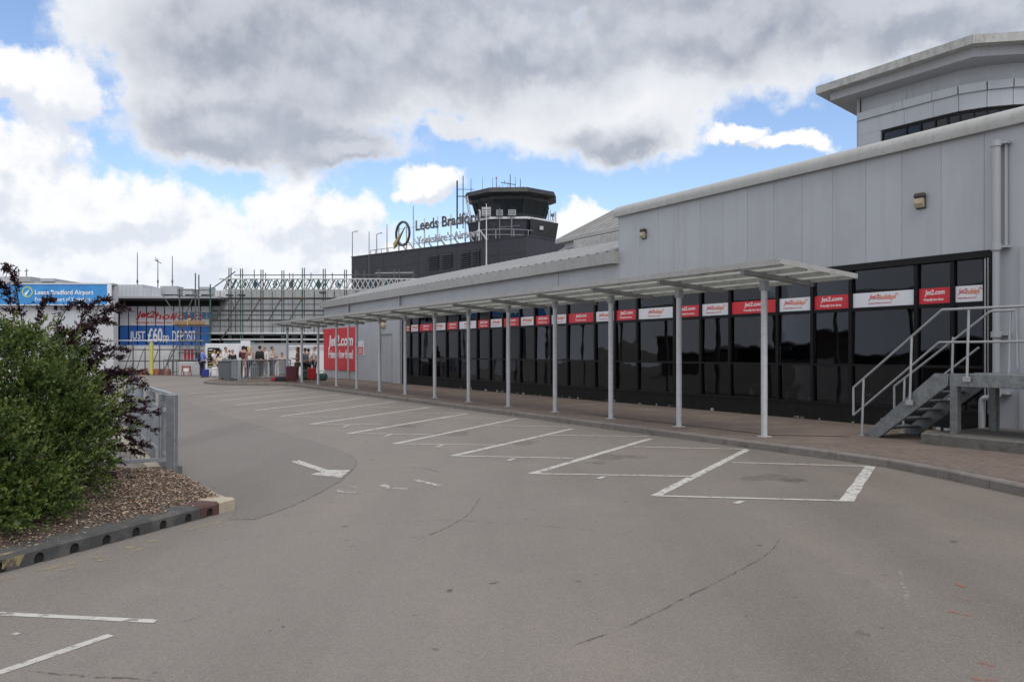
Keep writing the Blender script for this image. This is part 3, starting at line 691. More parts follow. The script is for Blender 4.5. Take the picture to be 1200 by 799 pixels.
# ---- low far block: solid wall at the end, grey band over the glazing
LJ = [-37.5, -36.0, -34.5, -33.0, -31.5, -30.0, -28.3]
for i in range(len(LJ) - 1): part('cladding_panel', MB().bbox(LJ[i] + .004, LJ[i + 1] - .004, TW - .05, TW, .1, 4.2, .005), 'clad', tb)
part('cladding_panel', MB().bbox(-28.296, -26.70, TW - .05, TW, 2.45, 4.2, .005), 'clad', tb); part('cladding_panel', MB().bbox(-26.69, -25.35, TW - .05, TW, .1, 4.2, .005), 'clad', tb)
dr = part('door', MB().bbox(-28.25, -27.49, TW - .02, TW + .03, .12, 2.42, .01).bbox(-27.48, -26.74, TW - .02, TW + .03, .12, 2.42, .01), 'clad_grey', tb)
part('door_frame', MB().box(-28.30, -28.25, TW - .06, TW + .02, .12, 2.47).box(-26.74, -26.69, TW - .06, TW + .02, .12, 2.47).box(-28.3, -26.69, TW - .0605, TW + .02, 2.42, 2.475), 'canopy_steel', dr)
part('handle', MB().bar((-27.56, TW - .06, 1.02), (-27.56, TW - .06, 1.25), .015), 'steel', dr)
GJ = [-25.35, -22.6, -19.9, -17.0, -14.2, -11.6, -9.005]
for i in range(len(GJ) - 1): part('band_panel', MB().bbox(GJ[i] + .003, GJ[i + 1] - .003, TW - .05, TW, 3.42, 4.2, .005), 'clad', tb)
part('end_wall', MB().box(-37.52, -37.505, TW - .05, 14, .1, 4.5), 'clad', tb)
part('backing_wall', MB().box(-37.5, -25.0, TW + .05, TW + .3, .1, 4.2).box(-25, -9.0, TW + .01, TW + .3, 3.43, 4.2), 'frame_black', tb)
# box gutter and the ribbed roof
GE = [-37.6, -31, -25, -19, -13.5, -8.99]
for i in range(len(GE) - 1):
    part('gutter', MB().extr([(TW - .28, 4.16), (TW - .30, 4.50), (TW - .26, 4.50), (TW - .24, 4.22), (TW - .02, 4.22), (TW - .02, 4.16)], GE[i] + .004, GE[i + 1] - .004), 'trim', tb)
rb = MB(); a = -37.5; rise = .285; t0, t1 = TW - .18, TW + 4.4
while a < -9.0:
    xs = [(a, 0), (a + .05, .075), (a + .20, .075), (a + .25, 0), (a + .5, 0)]
    for (x0, z0), (x1, z1) in zip(xs[:-1], xs[1:]):
        if x1 > -8.99: break
        rb.add([(x0, t0, 4.47 + z0), (x1, t0, 4.47 + z1), (x1, t1, 4.47 + z1 + (t1 - t0) * rise), (x0, t1, 4.47 + z0 + (t1 - t0) * rise)], [(0, 1, 2, 3)])
    a += .5
rb.box(-37.5, -9.0, t0 + .02, t0 + .04, 4.2, 4.48)
rf = part('roof', rb, 'roof_low', tb)
zr = 4.47 + (t1 - t0) * rise
for i in range(9): part('ridge_cap', MB().bbox(-17.4 + i * .93, -16.48 + i * .93, t1 - .35, t1 + .5, zr - .05, zr + .30, .02), 'trim_dirty', rf)
part('rear_roof', MB().extr([(t1, zr - .02), (t1 + 6, zr - 1.0), (t1 + 6, zr - 1.2), (t1, zr - .3)], -37.5, -9.0), 'roof_low', tb)
part('gutter_end', MB().box(-8.99, -8.975, TW - .31, TW - .05, 4.15, 4.51), 'trim', tb)
# ---- glazing
GB = [-1.71, -1.10, -.37, 1.11, 2.09, 3.07, 4.57, 5.60, 6.60, 8.17, 9.20, 10.22, 11.72, 12.72, 13.72, 14.72, 15.95, 16.95, 17.98, 19.60, 20.75, 22.05, 23.60, 24.55, 25.30]
GB = [-.0 + g for g in GB]
fr_h = [(.50, .055), (1.32, .05), (2.47, .07), (3.35, .1)]
part('plinth', MB().bbox(-25.3, 1.77, TW - .02, TW + .25, .08, .50, .01), 'plinth_dark', tb)
random.seed(21)
for i in range(40):
    x = random.uniform(-20, 1.6); w_ = random.uniform(.03, .14); part('paint_flake', MB().box(x, x + w_, TW - .024, TW - .021, .13, .13 + random.uniform(.02, .06)), 'concrete' if i % 2 else 'hoarding_grey', tb)
gz = part('glazing', MB().box(-25.34, 1.78, TW + .02, TW + .12, 3.30, 3.40), 'frame_black', tb)
gp = None
for z, h in fr_h[:3]: part('transom', MB().box(-25.3, 1.74, TW - .035, TW + .05, z - h / 2, z + h / 2), 'frame_black', gz)
part('head', MB().bbox(-25.36, 1.86, TW - .09, TW + .02, 3.27, 3.402, .006), 'frame_black', gz)
for g in GB: part('mullion', MB().box(-g - .04, -g + .04, TW - .045, TW + .08, .50, 3.27), 'frame_black', gz)
part('jamb', MB().bbox(1.75, 1.86, TW - .09, TW + .1, .1, 3.27, .006), 'frame_black', gz); part('jamb_trim', MB().box(1.79, 1.805, TW - .10, TW - .09, .5, 3.26), 'steel', gz)
part('jamb', MB().bbox(-25.40, -25.30, TW - .09, TW + .1, .1, 3.27, .006), 'frame_black', gz)
for i in range(len(GB) - 1):
    x0, x1 = -GB[i + 1] + .04, -GB[i] - .04
    for z0, z1 in ((.5275, 1.295), (1.345, 2.435), (2.505, 3.27)):
        e = [random.uniform(-.007, .007) for _ in range(3)]      # every pane sits a hair out of true
        part('pane', MB().add([(x, TW + .012 + dy + e[0] * sx + e[1] * sz, z) for dy in (0, .01) for x, sx in ((x0, -1), (x1, 1)) for z, sz in ((z0, -1), (z1, 1))], [(0, 1, 3, 2), (4, 6, 7, 5), (0, 4, 5, 1), (2, 3, 7, 6), (0, 2, 6, 4), (1, 5, 7, 3)]), 'glass', gz)
# the hall behind the glass
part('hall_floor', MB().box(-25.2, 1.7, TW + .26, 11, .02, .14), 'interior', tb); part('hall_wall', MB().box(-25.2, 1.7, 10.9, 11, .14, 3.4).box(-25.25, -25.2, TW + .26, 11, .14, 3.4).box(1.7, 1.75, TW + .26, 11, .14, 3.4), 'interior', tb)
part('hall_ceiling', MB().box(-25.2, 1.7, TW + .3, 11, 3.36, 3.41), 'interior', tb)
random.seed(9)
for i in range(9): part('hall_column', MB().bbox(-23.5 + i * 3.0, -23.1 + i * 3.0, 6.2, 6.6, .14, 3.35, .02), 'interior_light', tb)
for i in range(11):
    x = -24 + i * 2.3; part('check_in_desk', MB().bbox(x, x + 1.5, 8.2, 8.8, .14, 1.15, .02).bbox(x + .1, x + .5, 8.3, 8.7, 1.16, 1.5, .02), 'hoarding_grey' if i % 3 else 'sign_white', tb)
    part('wall_sign_panel', MB().box(x, x + 1.7, 10.85, 10.895, 1.9, 2.7), ('sign_white', 'sign_red', 'blue_deep')[i % 3], tb)
# two white doors further right and the downpipes
dw = part('doorway', MB().box(2.42, 3.7, TW - .055, TW - .052, .14, 3.35), 'void', tb); part('door_frame', MB().bbox(2.34, 2.42, TW - .11, TW - .05, .14, 3.42, .006).bbox(2.42, 3.7, TW - .11, TW - .05, 3.35, 3.42, .006), 'clad_grey', dw)
dp = part('downpipe', MB().bar((2.0, TW - .20, 3.35), (2.0, TW - .20, 5.25), .075, 12).bar((2.0, TW - .20, .85), (2.0, TW - .20, 3.35), .06, 12).tube([(2.0, TW - .2, .86), (1.93, TW - .2, .8), (1.78, TW - .2, .78), (1.74, TW - .2, .72), (1.74, TW - .2, .14)], .05, 10), 'clad_grey', tb, True)
for z in (5.22, 3.42, 1.9, .88): part('collar', MB().bar((2.0, TW - .20, z - .05), (2.0, TW - .20, z + .05), .09, 12).box(1.95, 2.18, TW - .2, TW - .05, z - .02, z + .02), 'clad_grey', dp, True)
part('cable_pipe', MB().bar((2.11, TW - .1, 3.4), (2.11, TW - .1, 5.2), .03, 8), 'clad_grey', tb)
for a in (-25.62, -32.9): 
    d = part('downpipe', MB().bar((a, TW - .13, .12), (a, TW - .13, 4.17), .055, 10), 'clad_grey', tb, True)
    for z in (.6, 2.0, 3.4): part('collar', MB().bar((a, TW - .13, z - .03), (a, TW - .13, z + .03), .07, 10), 'clad_grey', d)
part('rust_streak', MB().box(-12.2, -12.185, TW - .053, TW - .051, 3.45, 4.15), 'scaffold_rust', tb)
# ---- adhesive banners along the glass
ords = ['first', 'second', 'third', 'fourth', 'fifth', 'sixth', 'seventh', 'eighth', 'ninth', 'tenth', 'eleventh', 'twelfth']
nr = nw = 0
for i in range(len(GB) - 1):
    x0, x1 = -GB[i + 1] + .045, -GB[i] - .045; w = x1 - x0; red = i % 2 == 1; wide = 'wide ' if w > 1.3 else ''
    if red: nr += 1; lab = f'{wide}red airline banner on the terminal glass, {ords[nr - 1]} red one counting from the metal stairs'; cat = 'banner'
    else: nw += 1; lab = f'{wide}white holiday banner on the terminal glass, {ords[nw - 1]} white one counting from the metal stairs'; cat = 'banner'
    org = (x0 + w / 2, TW - .0, 2.51)
    t = thing('window_banner', lab, cat, org, True, 'airline banners stuck along the terminal glazing')
    part('backing', MB().box(x0, x1, TW - .006, TW + .003, 2.507, 2.80), 'sign_red' if red else 'sign_white', t)
    if red:
        tw = min(.58, w * .62); c = x0 + w * .5 if i else x0
        put_text('lettering', text_mesh('Jet2.com', 'ink_white', tw, .125, .12, .02), t, (c - tw / 2, TW - .007, 2.645))
        put_text('tagline', text_mesh('Friendly low fares', 'ink_white', tw * .98, .065, 0, .02), t, (c - tw / 2 - .015, TW - .007, 2.545))
    else:
        tw = min(.66, w * .82); c = x0 + w * .5
        put_text('lettering', text_mesh('Jet2', 'ink_red', tw * .38, .12, .3, .015), t, (c - tw / 2, TW - .007, 2.635)); put_text('lettering', text_mesh('holidays', 'ink_orange', tw * .58, .13, .3, .01), t, (c - tw * .13, TW - .007, 2.615))
        put_text('tagline', text_mesh('Package holidays you can trust', 'ink_red', tw * .8, .035, .2), t, (c - tw / 2, TW - .007, 2.56))
        sb = MB()
        for q in range(7):
            an = math.radians(10 + q * 24); cx_, cz_ = c + tw * .47, 2.715; sb.rbar((cx_ + .022 * math.cos(an), TW - .008, cz_ + .022 * math.sin(an)), (cx_ + .045 * math.cos(an), TW - .008, cz_ + .045 * math.sin(an)), .007, .003, (0, 1, 0))
        part('sun_mark', sb, 'ink_orange', t)
# ---- big red banner on the end wall
t = thing('wall_sign', 'large square red airline sign on the grey end wall behind the canopy posts', 'sign', (-34.6, TW - .05, .56), True)
part('sign_board', MB().bbox(-37.45, -31.75, TW - .10, TW - .052, .56, 2.92, .01), 'sign_red', t)
put_text('lettering', text_mesh('Jet2.com', 'ink_white', 4.3, .82, .12, .025, .01), t, (-36.5, TW - .104, 1.72))
put_text('tagline', text_mesh('Friendly low fares!', 'ink_white', 4.3, .62, 0, .02, .01), t, (-36.5, TW - .104, 1.08))
t = thing('notice_sign', 'small white over red notice on the grey wall right of the large red sign', 'sign', (-31.0, TW - .05, 1.4), True)
part('panel', MB().bbox(-31.45, -30.65, TW - .085, TW - .052, 1.40, 2.15, .005), 'sign_white', t)
part('red_panel', MB().box(-31.40, -30.70, TW - .089, TW - .086, 1.44, 1.84), 'sign_red', t)
for z in (1.74, 1.64, 1.54): part('text_line', MB().box(-31.32, -30.8, TW - .092, TW - .090, z - .02, z + .02), 'ink_white', t)
part('symbol', MB().lathe((0, 0, 0), [(0.0, 0), (.1, 0), (.1, .004), (0, .004)], 14), 'canopy_steel', t, loc=(-31.05, TW - .088, 2.0)).rotation_euler = (math.radians(90), 0, 0)
# ---- lights on the walls
def bulkhead(a, z, lab, k=1.0):
    t = thing('wall_light', lab, 'wall light', (a, TW - .05, z), True, 'bulkhead lights on the tall grey wall')
    part('housing', MB().bbox(a - .11 * k, a + .11 * k, TW - .17, TW - .052, z + .06, z + .16 * k, .03).bbox(a - .10 * k, a + .10 * k, TW - .09, TW - .053, z - .14 * k, z + .1, .01), 'lamp_body', t)
    part('lens', MB().extr([(TW - .165, z + .055), (TW - .17, z - .04), (TW - .12, z - .12 * k), (TW - .092, z - .12 * k), (TW - .092, z + .055)], a - .085 * k, a + .085 * k), 'lamp_lens', t)
bulkhead(sW(1082), 4.46, 'brown bulkhead light with stained lens high on the wall above the glazing, nearer the stairs')
bulkhead(sW(757), 4.86, 'brown bulkhead light high on the wall at the far end of the tall block', .95)
t = thing('wall_dome', 'round cream dome light on the grey wall under the canopy by the door', 'wall light', (-27.8, TW - .05, 2.9), True)
part('dome', MB().ell((-27.8, TW - .1, 2.9), (.2, .16, .2), 14, 8), 'cream_dome', t, True); part('mount', MB().bbox(-27.9, -27.7, TW - .08, TW - .052, 2.8, 3.1, .01), 'lamp_body', t)

# ---- things seen dimly inside the hall
def insider(name, lab, cat, a, t_, build, mt):
    o = single(name, build, mt, lab, cat, (a, t_, .14), True)
insider('red_poster_board', 'red poster board standing dimly inside behind the far glazing', 'poster board', sW(527, 5.2), 5.2, MB().bbox(sW(527, 5.2) - .35, sW(527, 5.2) + .35, 5.18, 5.24, 1.5, 2.3, .01).box(sW(527, 5.2) - .04, sW(527, 5.2) + .04, 5.19, 5.23, .14, 1.5), 'sign_red')
insider('yellow_crate', 'yellow storage crate on the floor inside the far glazing', 'crate', sW(496, 4.8), 4.8, MB().bbox(sW(496, 4.8) - .6, sW(496, 4.8) + .6, 4.5, 5.1, .14, .85, .03).box(sW(496, 4.8) - .63, sW(496, 4.8) + .63, 4.47, 5.13, .86, .92), 'box_yellow')
insider('yellow_tape_barrier', 'yellow tape barrier stretched on two posts inside the far glazing', 'barrier', sW(515, 4.6), 4.6, MB().box(sW(515, 4.6) - 1.3, sW(515, 4.6) + 1.3, 4.59, 4.61, 1.18, 1.32).bar((sW(515, 4.6) - 1.3, 4.6, .14), (sW(515, 4.6) - 1.3, 4.6, 1.35), .03).bar((sW(515, 4.6) + 1.3, 4.6, .14), (sW(515, 4.6) + 1.3, 4.6, 1.35), .03), 'box_yellow')
insider('red_display_board', 'red display board leaning dimly inside the middle of the glazing', 'display board', sW(772, 5.4), 5.4, MB().bbox(sW(772, 5.4) - .22, sW(772, 5.4) + .22, 5.38, 5.42, 1.3, 1.95, .01).box(sW(772, 5.4) - .03, sW(772, 5.4) + .03, 5.39, 5.41, .14, 1.3), 'sign_red')

# ================================================================== walkway canopy
POST_S = [0, 2.204, 4.44, 6.71, 9.02, 11.39, 13.78, 16.23, 18.68, 21.22, 23.78, 26.43, 29.1, 31.75]; NP = 14
cp = thing('walkway_canopy', 'long white sheet roofed walkway canopy on grey round posts beside the parking bays', 'canopy', (-15, 0, KH), True)
def cz(t): return 3.03 - (t + .55) / 1.8 * .15          # underside line of the roof falls towards the building
c0, c1 = -POST_S[-1] - 1.1, .885
PMESH = MB().bar((0, 0, 0), (0, 0, 2.70), .055, 12).mesh('post', 'post', (0, 0, 0), True); PB = MB().bbox(-.09, .09, -.09, .09, 0, .012, .003).mesh('base_plate', 'post')
BM = MB(); BM.add([(sx * .045, t, z) for sx in (-1, 1) for t, z in ((-.52, 2.92), (1.22, 2.775), (1.22, 2.86), (.0, 2.965), (-.52, 2.995))], [(0, 1, 2, 3, 4), (9, 8, 7, 6, 5)] + [(i, 5 + i, 5 + (i + 1) % 5, (i + 1) % 5) for i in range(5)])
BM.bbox(-.06, .06, -.06, .06, 2.66, 2.84, .006); BMm = BM.mesh('bracket_beam', 'canopy_steel')
CLm = MB().bbox(-.03, .03, -.03, .03, 0, .07, .004)
for t_ in (-.42, .05, .62, 1.1): pass
CL = MB()
for t_ in (-.45, .05, .55, 1.1): CL.box(-.03, .03, t_ - .035, t_ + .035, cz(t_) - .10, cz(t_) - .005)
CLm = CL.mesh('cleat', 'canopy_steel')
for i in range(NP):
    a = -POST_S[i]
    for me, nm, z in ((PMESH, 'post', KH), (BMm, 'bracket_beam', 0)):
        o = part(nm, me, None, cp, loc=(a, 0, z))
        if nm == 'post':
            q = part('base_plate', PB, None, cp, loc=(a, 0, KH)); q.parent = o; q.location = (0, 0, 0)
        else:
            q = part('cleat', CLm, None, cp, loc=(a, 0, 0)); q.parent = o; q.location = (0, 0, 0)
for t_ in (-.50, .05, .60, 1.16): part('purlin', MB().box(c0 + .02, c1 - .02, t_ - .03, t_ + .03, cz(t_) - .045, cz(t_) + .025), 'canopy_rail', cp)
n_s = 14
for i in range(n_s):
    x0, x1 = c0 + (c1 - c0) * i / n_s, c0 + (c1 - c0) * (i + 1) / n_s
    mb = MB(); k = 8
    mb.add([(x, t, cz(t) + dz) for dz in (.03, .042) for x in (x0 + .004, x1 - .004) for t in (-.57, 1.26)], [(0, 1, 3, 2), (4, 6, 7, 5), (0, 4, 5, 1), (2, 3, 7, 6), (0, 2, 6, 4), (1, 5, 7, 3)])
    part('roof_sheet', mb, 'roof_poly', cp)
    part('sheet_joint', MB().add([(x, t, cz(t) + dz) for dz in (.044, .056) for x in (x0 - .02, x0 + .02) for t in (-.57, 1.26)], [(0, 1, 3, 2), (4, 6, 7, 5), (0, 4, 5, 1), (2, 3, 7, 6), (0, 2, 6, 4), (1, 5, 7, 3)]), 'canopy_rail', cp)
part('edge_trim', MB().extr([(-.60, cz(-.6) - .03), (-.60, cz(-.6) + .07), (-.575, cz(-.575) + .07), (-.575, cz(-.575) - .03)], c0, c1), 'trim', cp)
part('edge_trim', MB().extr([(1.265, cz(1.26) - .02), (1.265, cz(1.26) + .06), (1.29, cz(1.29) + .06), (1.29, cz(1.29) - .02)], c0, c1), 'trim', cp)
for x in (c0 - .02, c1): part('edge_trim', MB().add([(xx, t, cz(t) + dz) for dz in (-.02, .065) for xx in (x, x + .02) for t in (-.60, 1.29)], [(0, 1, 3, 2), (4, 6, 7, 5), (0, 4, 5, 1), (2, 3, 7, 6), (0, 2, 6, 4), (1, 5, 7, 3)]), 'trim', cp)

# ================================================================== steel stairs by the near end of the glazing
S0 = .78                                                   # a of the foot of the stairs
st = thing('steel_stairs', 'galvanised steel stairs with tubular handrails rising to a landing at the right', 'stairs', (S0 + 1, 2.2, KH), True)
TN, TF = 1.63, 2.73; a1 = 2.23; zl = 1.25; AE_ = 6.5
sl = (zl - KH) / (a1 - S0)
for t_ in (TN, TF):
    part('stringer', MB().extr([(t_ - .035, 0), (t_ - .035, .001)], 0, .001) if False else MB().add([(a, t_ + dt, z) for dt in (-.03, .03) for a, z in ((S0 - .03, KH), (S0 + .30, KH), (a1 + .10, zl - .19), (a1 + .12, zl), (a1 - .12, zl))], [(0, 1, 2, 3, 4), (9, 8, 7, 6, 5)] + [(i, 5 + i, 5 + (i + 1) % 5, (i + 1) % 5) for i in range(5)]), 'galv_dull', st)
    part('landing_beam', MB().bbox(a1 + .135, AE_, t_ - .04, t_ + .04, zl - .20, zl + .004, .006), 'galv_dull', st)
part('landing_deck', MB().bbox(a1 + .12, AE_, TN + .045, TF - .045, zl - .04, zl - .004, .004), 'galv_dull', st)
for i in range(6):
    z = KH + (i + 1) * (zl - KH) / 7; a = S0 + .02 + (i + .9) * (a1 - S0) / 7
    tr_ = part('tread', MB().bbox(a - .12, a + .12, TN + .03, TF - .03, z - .03, z, .004), 'galv_dull', st); part('nosing', MB().box(a - .125, a - .08, TN + .04, TF - .04, z + .001, z + .006), 'galv', tr_)
for a, t_ in ((a1 + .20, TN + .02), (a1 + .20, TF - .02), (4.2, TN + .02), (4.2, TF - .02)): part('support_post', MB().bbox(a - .06, a + .06, t_ - .06, t_ + .06, KH + .1, zl - .19, .006), 'galv_dull', st)
def rails(t_, far):
    za = 1.0
    top = [(S0 - .21, t_, .47), (S0 - .21, t_, .96), (a1 + (.0 if not far else .12), t_, zl + za + .02)] + ([(AE_, t_, zl + za + .02)] if not far else [(2.76, t_, zl + za + .02), (2.78, t_, zl + .08)])
    mid = [(S0 - .21, t_, .47), (a1 - .05, t_, zl + .5)] + ([(AE_, t_, zl + .5)] if not far else [])
    if far: mid = [(S0 - .21, t_, .47), (a1 - .08, t_, zl + .42)]
    part('handrail', MB().tube(top, .021, 8), 'steel', st, True); part('mid_rail', MB().tube(mid, .019, 8), 'steel', st, True)
    ps = [S0, 1.70, 2.67] + ([4.3, 5.6] if not far else [])
    for a in ps:
        zb = KH + max(0, min(1, (a - S0) / (a1 - S0))) * (zl - KH); 
        ztop = .96 + min(1, (a - S0 + .21) / (a1 - S0 + .21)) * (zl + za - .94) if a < a1 else zl + za
        p_ = part('baluster', MB().bar((a, t_ - .05, zb - .08 if a > S0 + .1 else KH), (a, t_ - .0, ztop), .02, 8), 'steel', st, True)
        part('fixing_plate', MB().bbox(a - .06, a + .06, t_ - .075, t_ - .045, zb - .12 if a > S0 + .1 else KH, zb - .04 if a > S0 + .1 else KH + .02, .004), 'steel', p_)
rails(TN - .02, False); rails(TF + .02, True)
single('concrete_plinth', MB().bbox(2.02, 7.5, 1.36, 3.3, KH - .02, .30, .02), 'concrete', 'weathered concrete plinth under the steel landing at the pavement edge', 'plinth', (4.5, 1.4, KH), True)
# ================================================================== curved rooftop block above the terminal, upper right
ru = thing('rotunda_block', 'curved light grey rooftop block with strip windows under a broad overhanging flat roof', 'building', (15, 27, 5.5))
arc = [Vector(q) for q in ((10.95, 30.62), (12.06, 28.75), (12.95, 27.25), (13.47, 26.4), (13.93, 25.75), (14.55, 25.3), (15.2, 25.06), (16.0, 24.95), (17.2, 25.0), (19.5, 25.3))]
arc = [Vector((p.x, p.y, 0)) for p in arc][1:]
def off2(P, w):
    o = []
    for i, p in enumerate(P):
        d = (P[min(i + 1, len(P) - 1)] - P[max(i - 1, 0)]).normalized(); o.append(p + Vector((d.y, -d.x, 0)) * -w)
    return o
def wallband(name, mt, z0, z1, w, joints=True, src=None):
    P = src or arc
    for i in range(len(P) - 1):
        a, b = P[i], P[i + 1]; d = (b - a).normalized(); n = Vector((d.y, -d.x, 0)); g = d * .006
        q = [a + n * w + g, b + n * w - g, b - n * .15 - g, a - n * .15 + g]
        part(name, MB().prism([(p.x, p.y) for p in q], z0, z1), mt, ru)
def refine(P, k=2):
    o = []
    for i in range(len(P) - 1):
        for j in range(k): o.append(P[i].lerp(P[i + 1], j / k))
    return o + [P[-1]]
wallband('upper_panel', 'clad_light', 9.86, 10.6, -.12, src=arc)
wallband('ledge_panel', 'clad_light', 9.60, 9.855, .10)
wallband('wall_panel', 'clad_light', 9.09, 9.594, .02)
A2 = refine(arc)
# strip windows between plain wall at the left and the end
for i in range(len(A2) - 1):
    a, b = A2[i], A2[i + 1]; d = (b - a).normalized(); n = Vector((d.y, -d.x, 0))
    if i < 1 or i > 13:
        part('wall_panel', MB().prism([(p.x, p.y) for p in (a + n * .02, b + n * .02, b - n * .15, a - n * .15)], 5.5, 9.085), 'clad_light', ru); continue
    wf = part('window', MB().prism([(p.x, p.y) for p in (a - n * .05, a + d * .06 - n * .05, a + d * .06 - n * .12, a - n * .12)], 8.0, 9.05).prism([(p.x, p.y) for p in (a + d * .06 - n * .05, b - n * .05, b - n * .12, a + d * .06 - n * .12)], 9.0, 9.05), 'frame_black', ru)
    part('pane', MB().prism([(p.x, p.y) for p in (a + d * .06 - n * .08, b - n * .08, b - n * .1, a + d * .06 - n * .1)], 8.0, 9.0), 'glass', wf)
    part('wall_panel', MB().prism([(p.x, p.y) for p in (a + n * .02, b + n * .02, b - n * .15, a - n * .15)], 5.5, 7.995), 'clad_light', ru)
inn = [(p - (p - Vector((19, 31, 0))).normalized() * 0.6) for p in arc]
part('inner_core', MB().prism([(p.x, p.y) for p in inn] + [(19.5, 33), (15.8, 33)], 5.6, 10.55), 'clad_grey', ru)
part('side_wall', MB().prism([(12.0, 28.75), (12.1, 28.75), (14.5, 33), (14.4, 33)], 5.5, 10.6), 'clad_light', ru)
for (x, y) in ((13.6, 27.5), (15.6, 26.6), (14.6, 27.6)):
    part('ceiling_lamp', MB().box(x - .25, x + .25, y - .08, y + .08, 8.86, 8.9), 'ink_white', ru)
RO = [(10.70, 29.1), (13.55, 24.3), (15.0, 24.03), (17.5, 23.9), (21, 24.2), (22, 33), (14.6, 33.2)]
def scale(P, k, c=(16.5, 29)): return [(c[0] + (x - c[0]) * k, c[1] + (y - c[1]) * k) for x, y in P]
part('roof_fascia', MB().prism(RO, 10.66, 10.92), 'trim_dirty', ru)
RI = [(11.15, 28.95), (13.75, 24.62), (15.05, 24.38), (17.5, 24.25), (20.6, 24.5), (21.6, 32.6), (14.8, 32.6)]
part('soffit', MB().prism(RI, 10.38, 10.657), 'clad_grey', ru)
# panel seams on the fascia
for i in (0, 1, 2):
    a, b = Vector((*RO[i], 0)), Vector((*RO[i + 1], 0)); k = max(1, int((b - a).length / 1.2))
    for j in range(1, k + 1):
        p = a.lerp(b, j / (k + .001)); d = (b - a).normalized(); n = Vector((d.y, -d.x, 0))
        part('fascia_seam', MB().prism([(q.x, q.y) for q in (p - d * .01 + n * .004, p + d * .01 + n * .004, p + d * .01 - n * .02, p - d * .01 - n * .02)], 10.665, 10.915), 'soffit', ru)
# ================================================================== pitched block behind the tall wall
gb = thing('pitched_roof_block', 'grey block with pitched ribbed roof and deep eaves between the tower and the tall wall', 'building', (-14, 9.2, 4.5), True)
e0_, s_ = 6.5, .5
gr = part('roof', MB().extr([(9.1, e0_), (9.1, e0_ + .07), (12.4, e0_ + .07 + 3.3 * s_), (12.4, e0_ + 3.3 * s_)], -20.5, -6), 'roof_sheet', gb)
for i in range(24): part('roof_rib', MB().extr([(9.15, e0_ + .096), (9.15, e0_ + .125), (12.4, e0_ + .125 + 3.25 * s_), (12.4, e0_ + .096 + 3.25 * s_)], -20.4 + i * .6, -20.34 + i * .6), 'roof_sheet', gr)
part('verge', MB().extr([(9.05, e0_ - .12), (9.05, e0_ + .11), (12.4, e0_ + .11 + 3.35 * s_), (12.4, e0_ - .12 + 3.35 * s_)], -20.62, -20.51), 'trim', gb)
part('eaves_gutter', MB().bbox(-20.6, -6, 8.95, 9.09, e0_ - .12, e0_ + .08, .02), 'trim', gb)
part('eaves_board', MB().bbox(-20.2, -6, 9.2, 9.6, e0_ - .38, e0_ - .02, .01), 'clad_grey', gb)
part('wall', MB().box(-19.2, -6, 9.7, 9.9, 3.5, e0_ + .2).prism([(-19.2, 9.9), (-19.0, 9.9), (-19.0, 12.3), (-19.2, 12.3)], 3.5, e0_ + .3), 'clad', gb)
for i in range(8): part('wall_seam', MB().box(-18.6 + i * 1.1, -18.585 + i * 1.1, 9.695, 9.699, 4, e0_ - .4), 'soffit', gb)
# ================================================================== control tower and the dark block under it
BO = Vector((-.91, 88, 0)); BE = Vector((.743, -.669, 0)); BR = math.atan2(-.669, .743)
def bx(p, y0=0.0): r = (p - CX) / FPX; ox = BO.x + .669 * y0; oy = BO.y + .743 * y0; return (r * oy - ox) / (.743 + .669 * r)
def dthing(name, label, cat, org, group=None):
    o = thing(name, label, cat, org, False, group); o.location = BO + BE * org[0] + Vector((.669, .743, 0)) * org[1] + Vector((0, 0, org[2])); o.rotation_euler = (0, 0, BR); return o
TZ = 13.6; XL = bx(412); XR = 3.2
db = dthing('dark_block', 'dark slate grey flat roofed block carrying the rooftop airport sign', 'building', (-10, 2, 0))
part('wall', MB().box(XL, XR, 0, 9, 0, TZ), 'tower', db)
part('parapet', MB().box(XL - .05, XR + .05, -.06, 9, TZ + .002, TZ + .14), 'tower', db)
for i in range(1, 9): part('wall_seam', MB().box(XL + i * 3.2, XL + i * 3.2 + .04, -.012, -.002, 6, TZ), 'tower_black', db)
for z in (11.9, 10.6): part('wall_seam', MB().box(XL, XR, -.014, -.003, z, z + .05), 'tower_black', db)
for p0, p1 in ((502, 514.5), (518, 530.5), (540, 551), (553.5, 563)):
    x0, x1 = bx(p0), bx(p1); lv = part('louvre', MB().box(x0, x1, -.05, -.015, 11.0, 11.08).box(x0, x1, -.05, -.015, 12.72, 12.8).box(x0, x0 + .08, -.05, -.016, 11.08, 12.72).box(x1 - .08, x1, -.05, -.016, 11.08, 12.72).box(x0 + .08, x1 - .08, -.018, -.014, 11.08, 12.72), 'tower_black', db)
    for j in range(7): part('slat', MB().add([(x, y, 11.14 + j * .23 + dz) for x in (x0 + .08, x1 - .08) for y, dz in ((-.16, 0), (-.02, .16), (-.02, .185), (-.16, .025))], [(0, 1, 2, 3), (7, 6, 5, 4), (0, 4, 5, 1), (1, 5, 6, 2), (2, 6, 7, 3), (3, 7, 4, 0)]), 'tower', lv)
# roof railing and its masts
for p in (434, 440, 447, 455, 560, 572): part('rail_post', MB().bar((bx(p, 2), 2, TZ), (bx(p, 2), 2, TZ + 1.0), .04, 6), 'galv_dull', db)
part('guard_rail', MB().bar((bx(434, 2), 2, TZ + 1.0), (bx(462, 2), 2, TZ + 1.0), .035, 6), 'galv_dull', db)
part('guard_rail', MB().bar((bx(462, 1), 1, TZ + .9), (bx(575, 1), 1, TZ + .9), .03, 6), 'galv_dull', db)
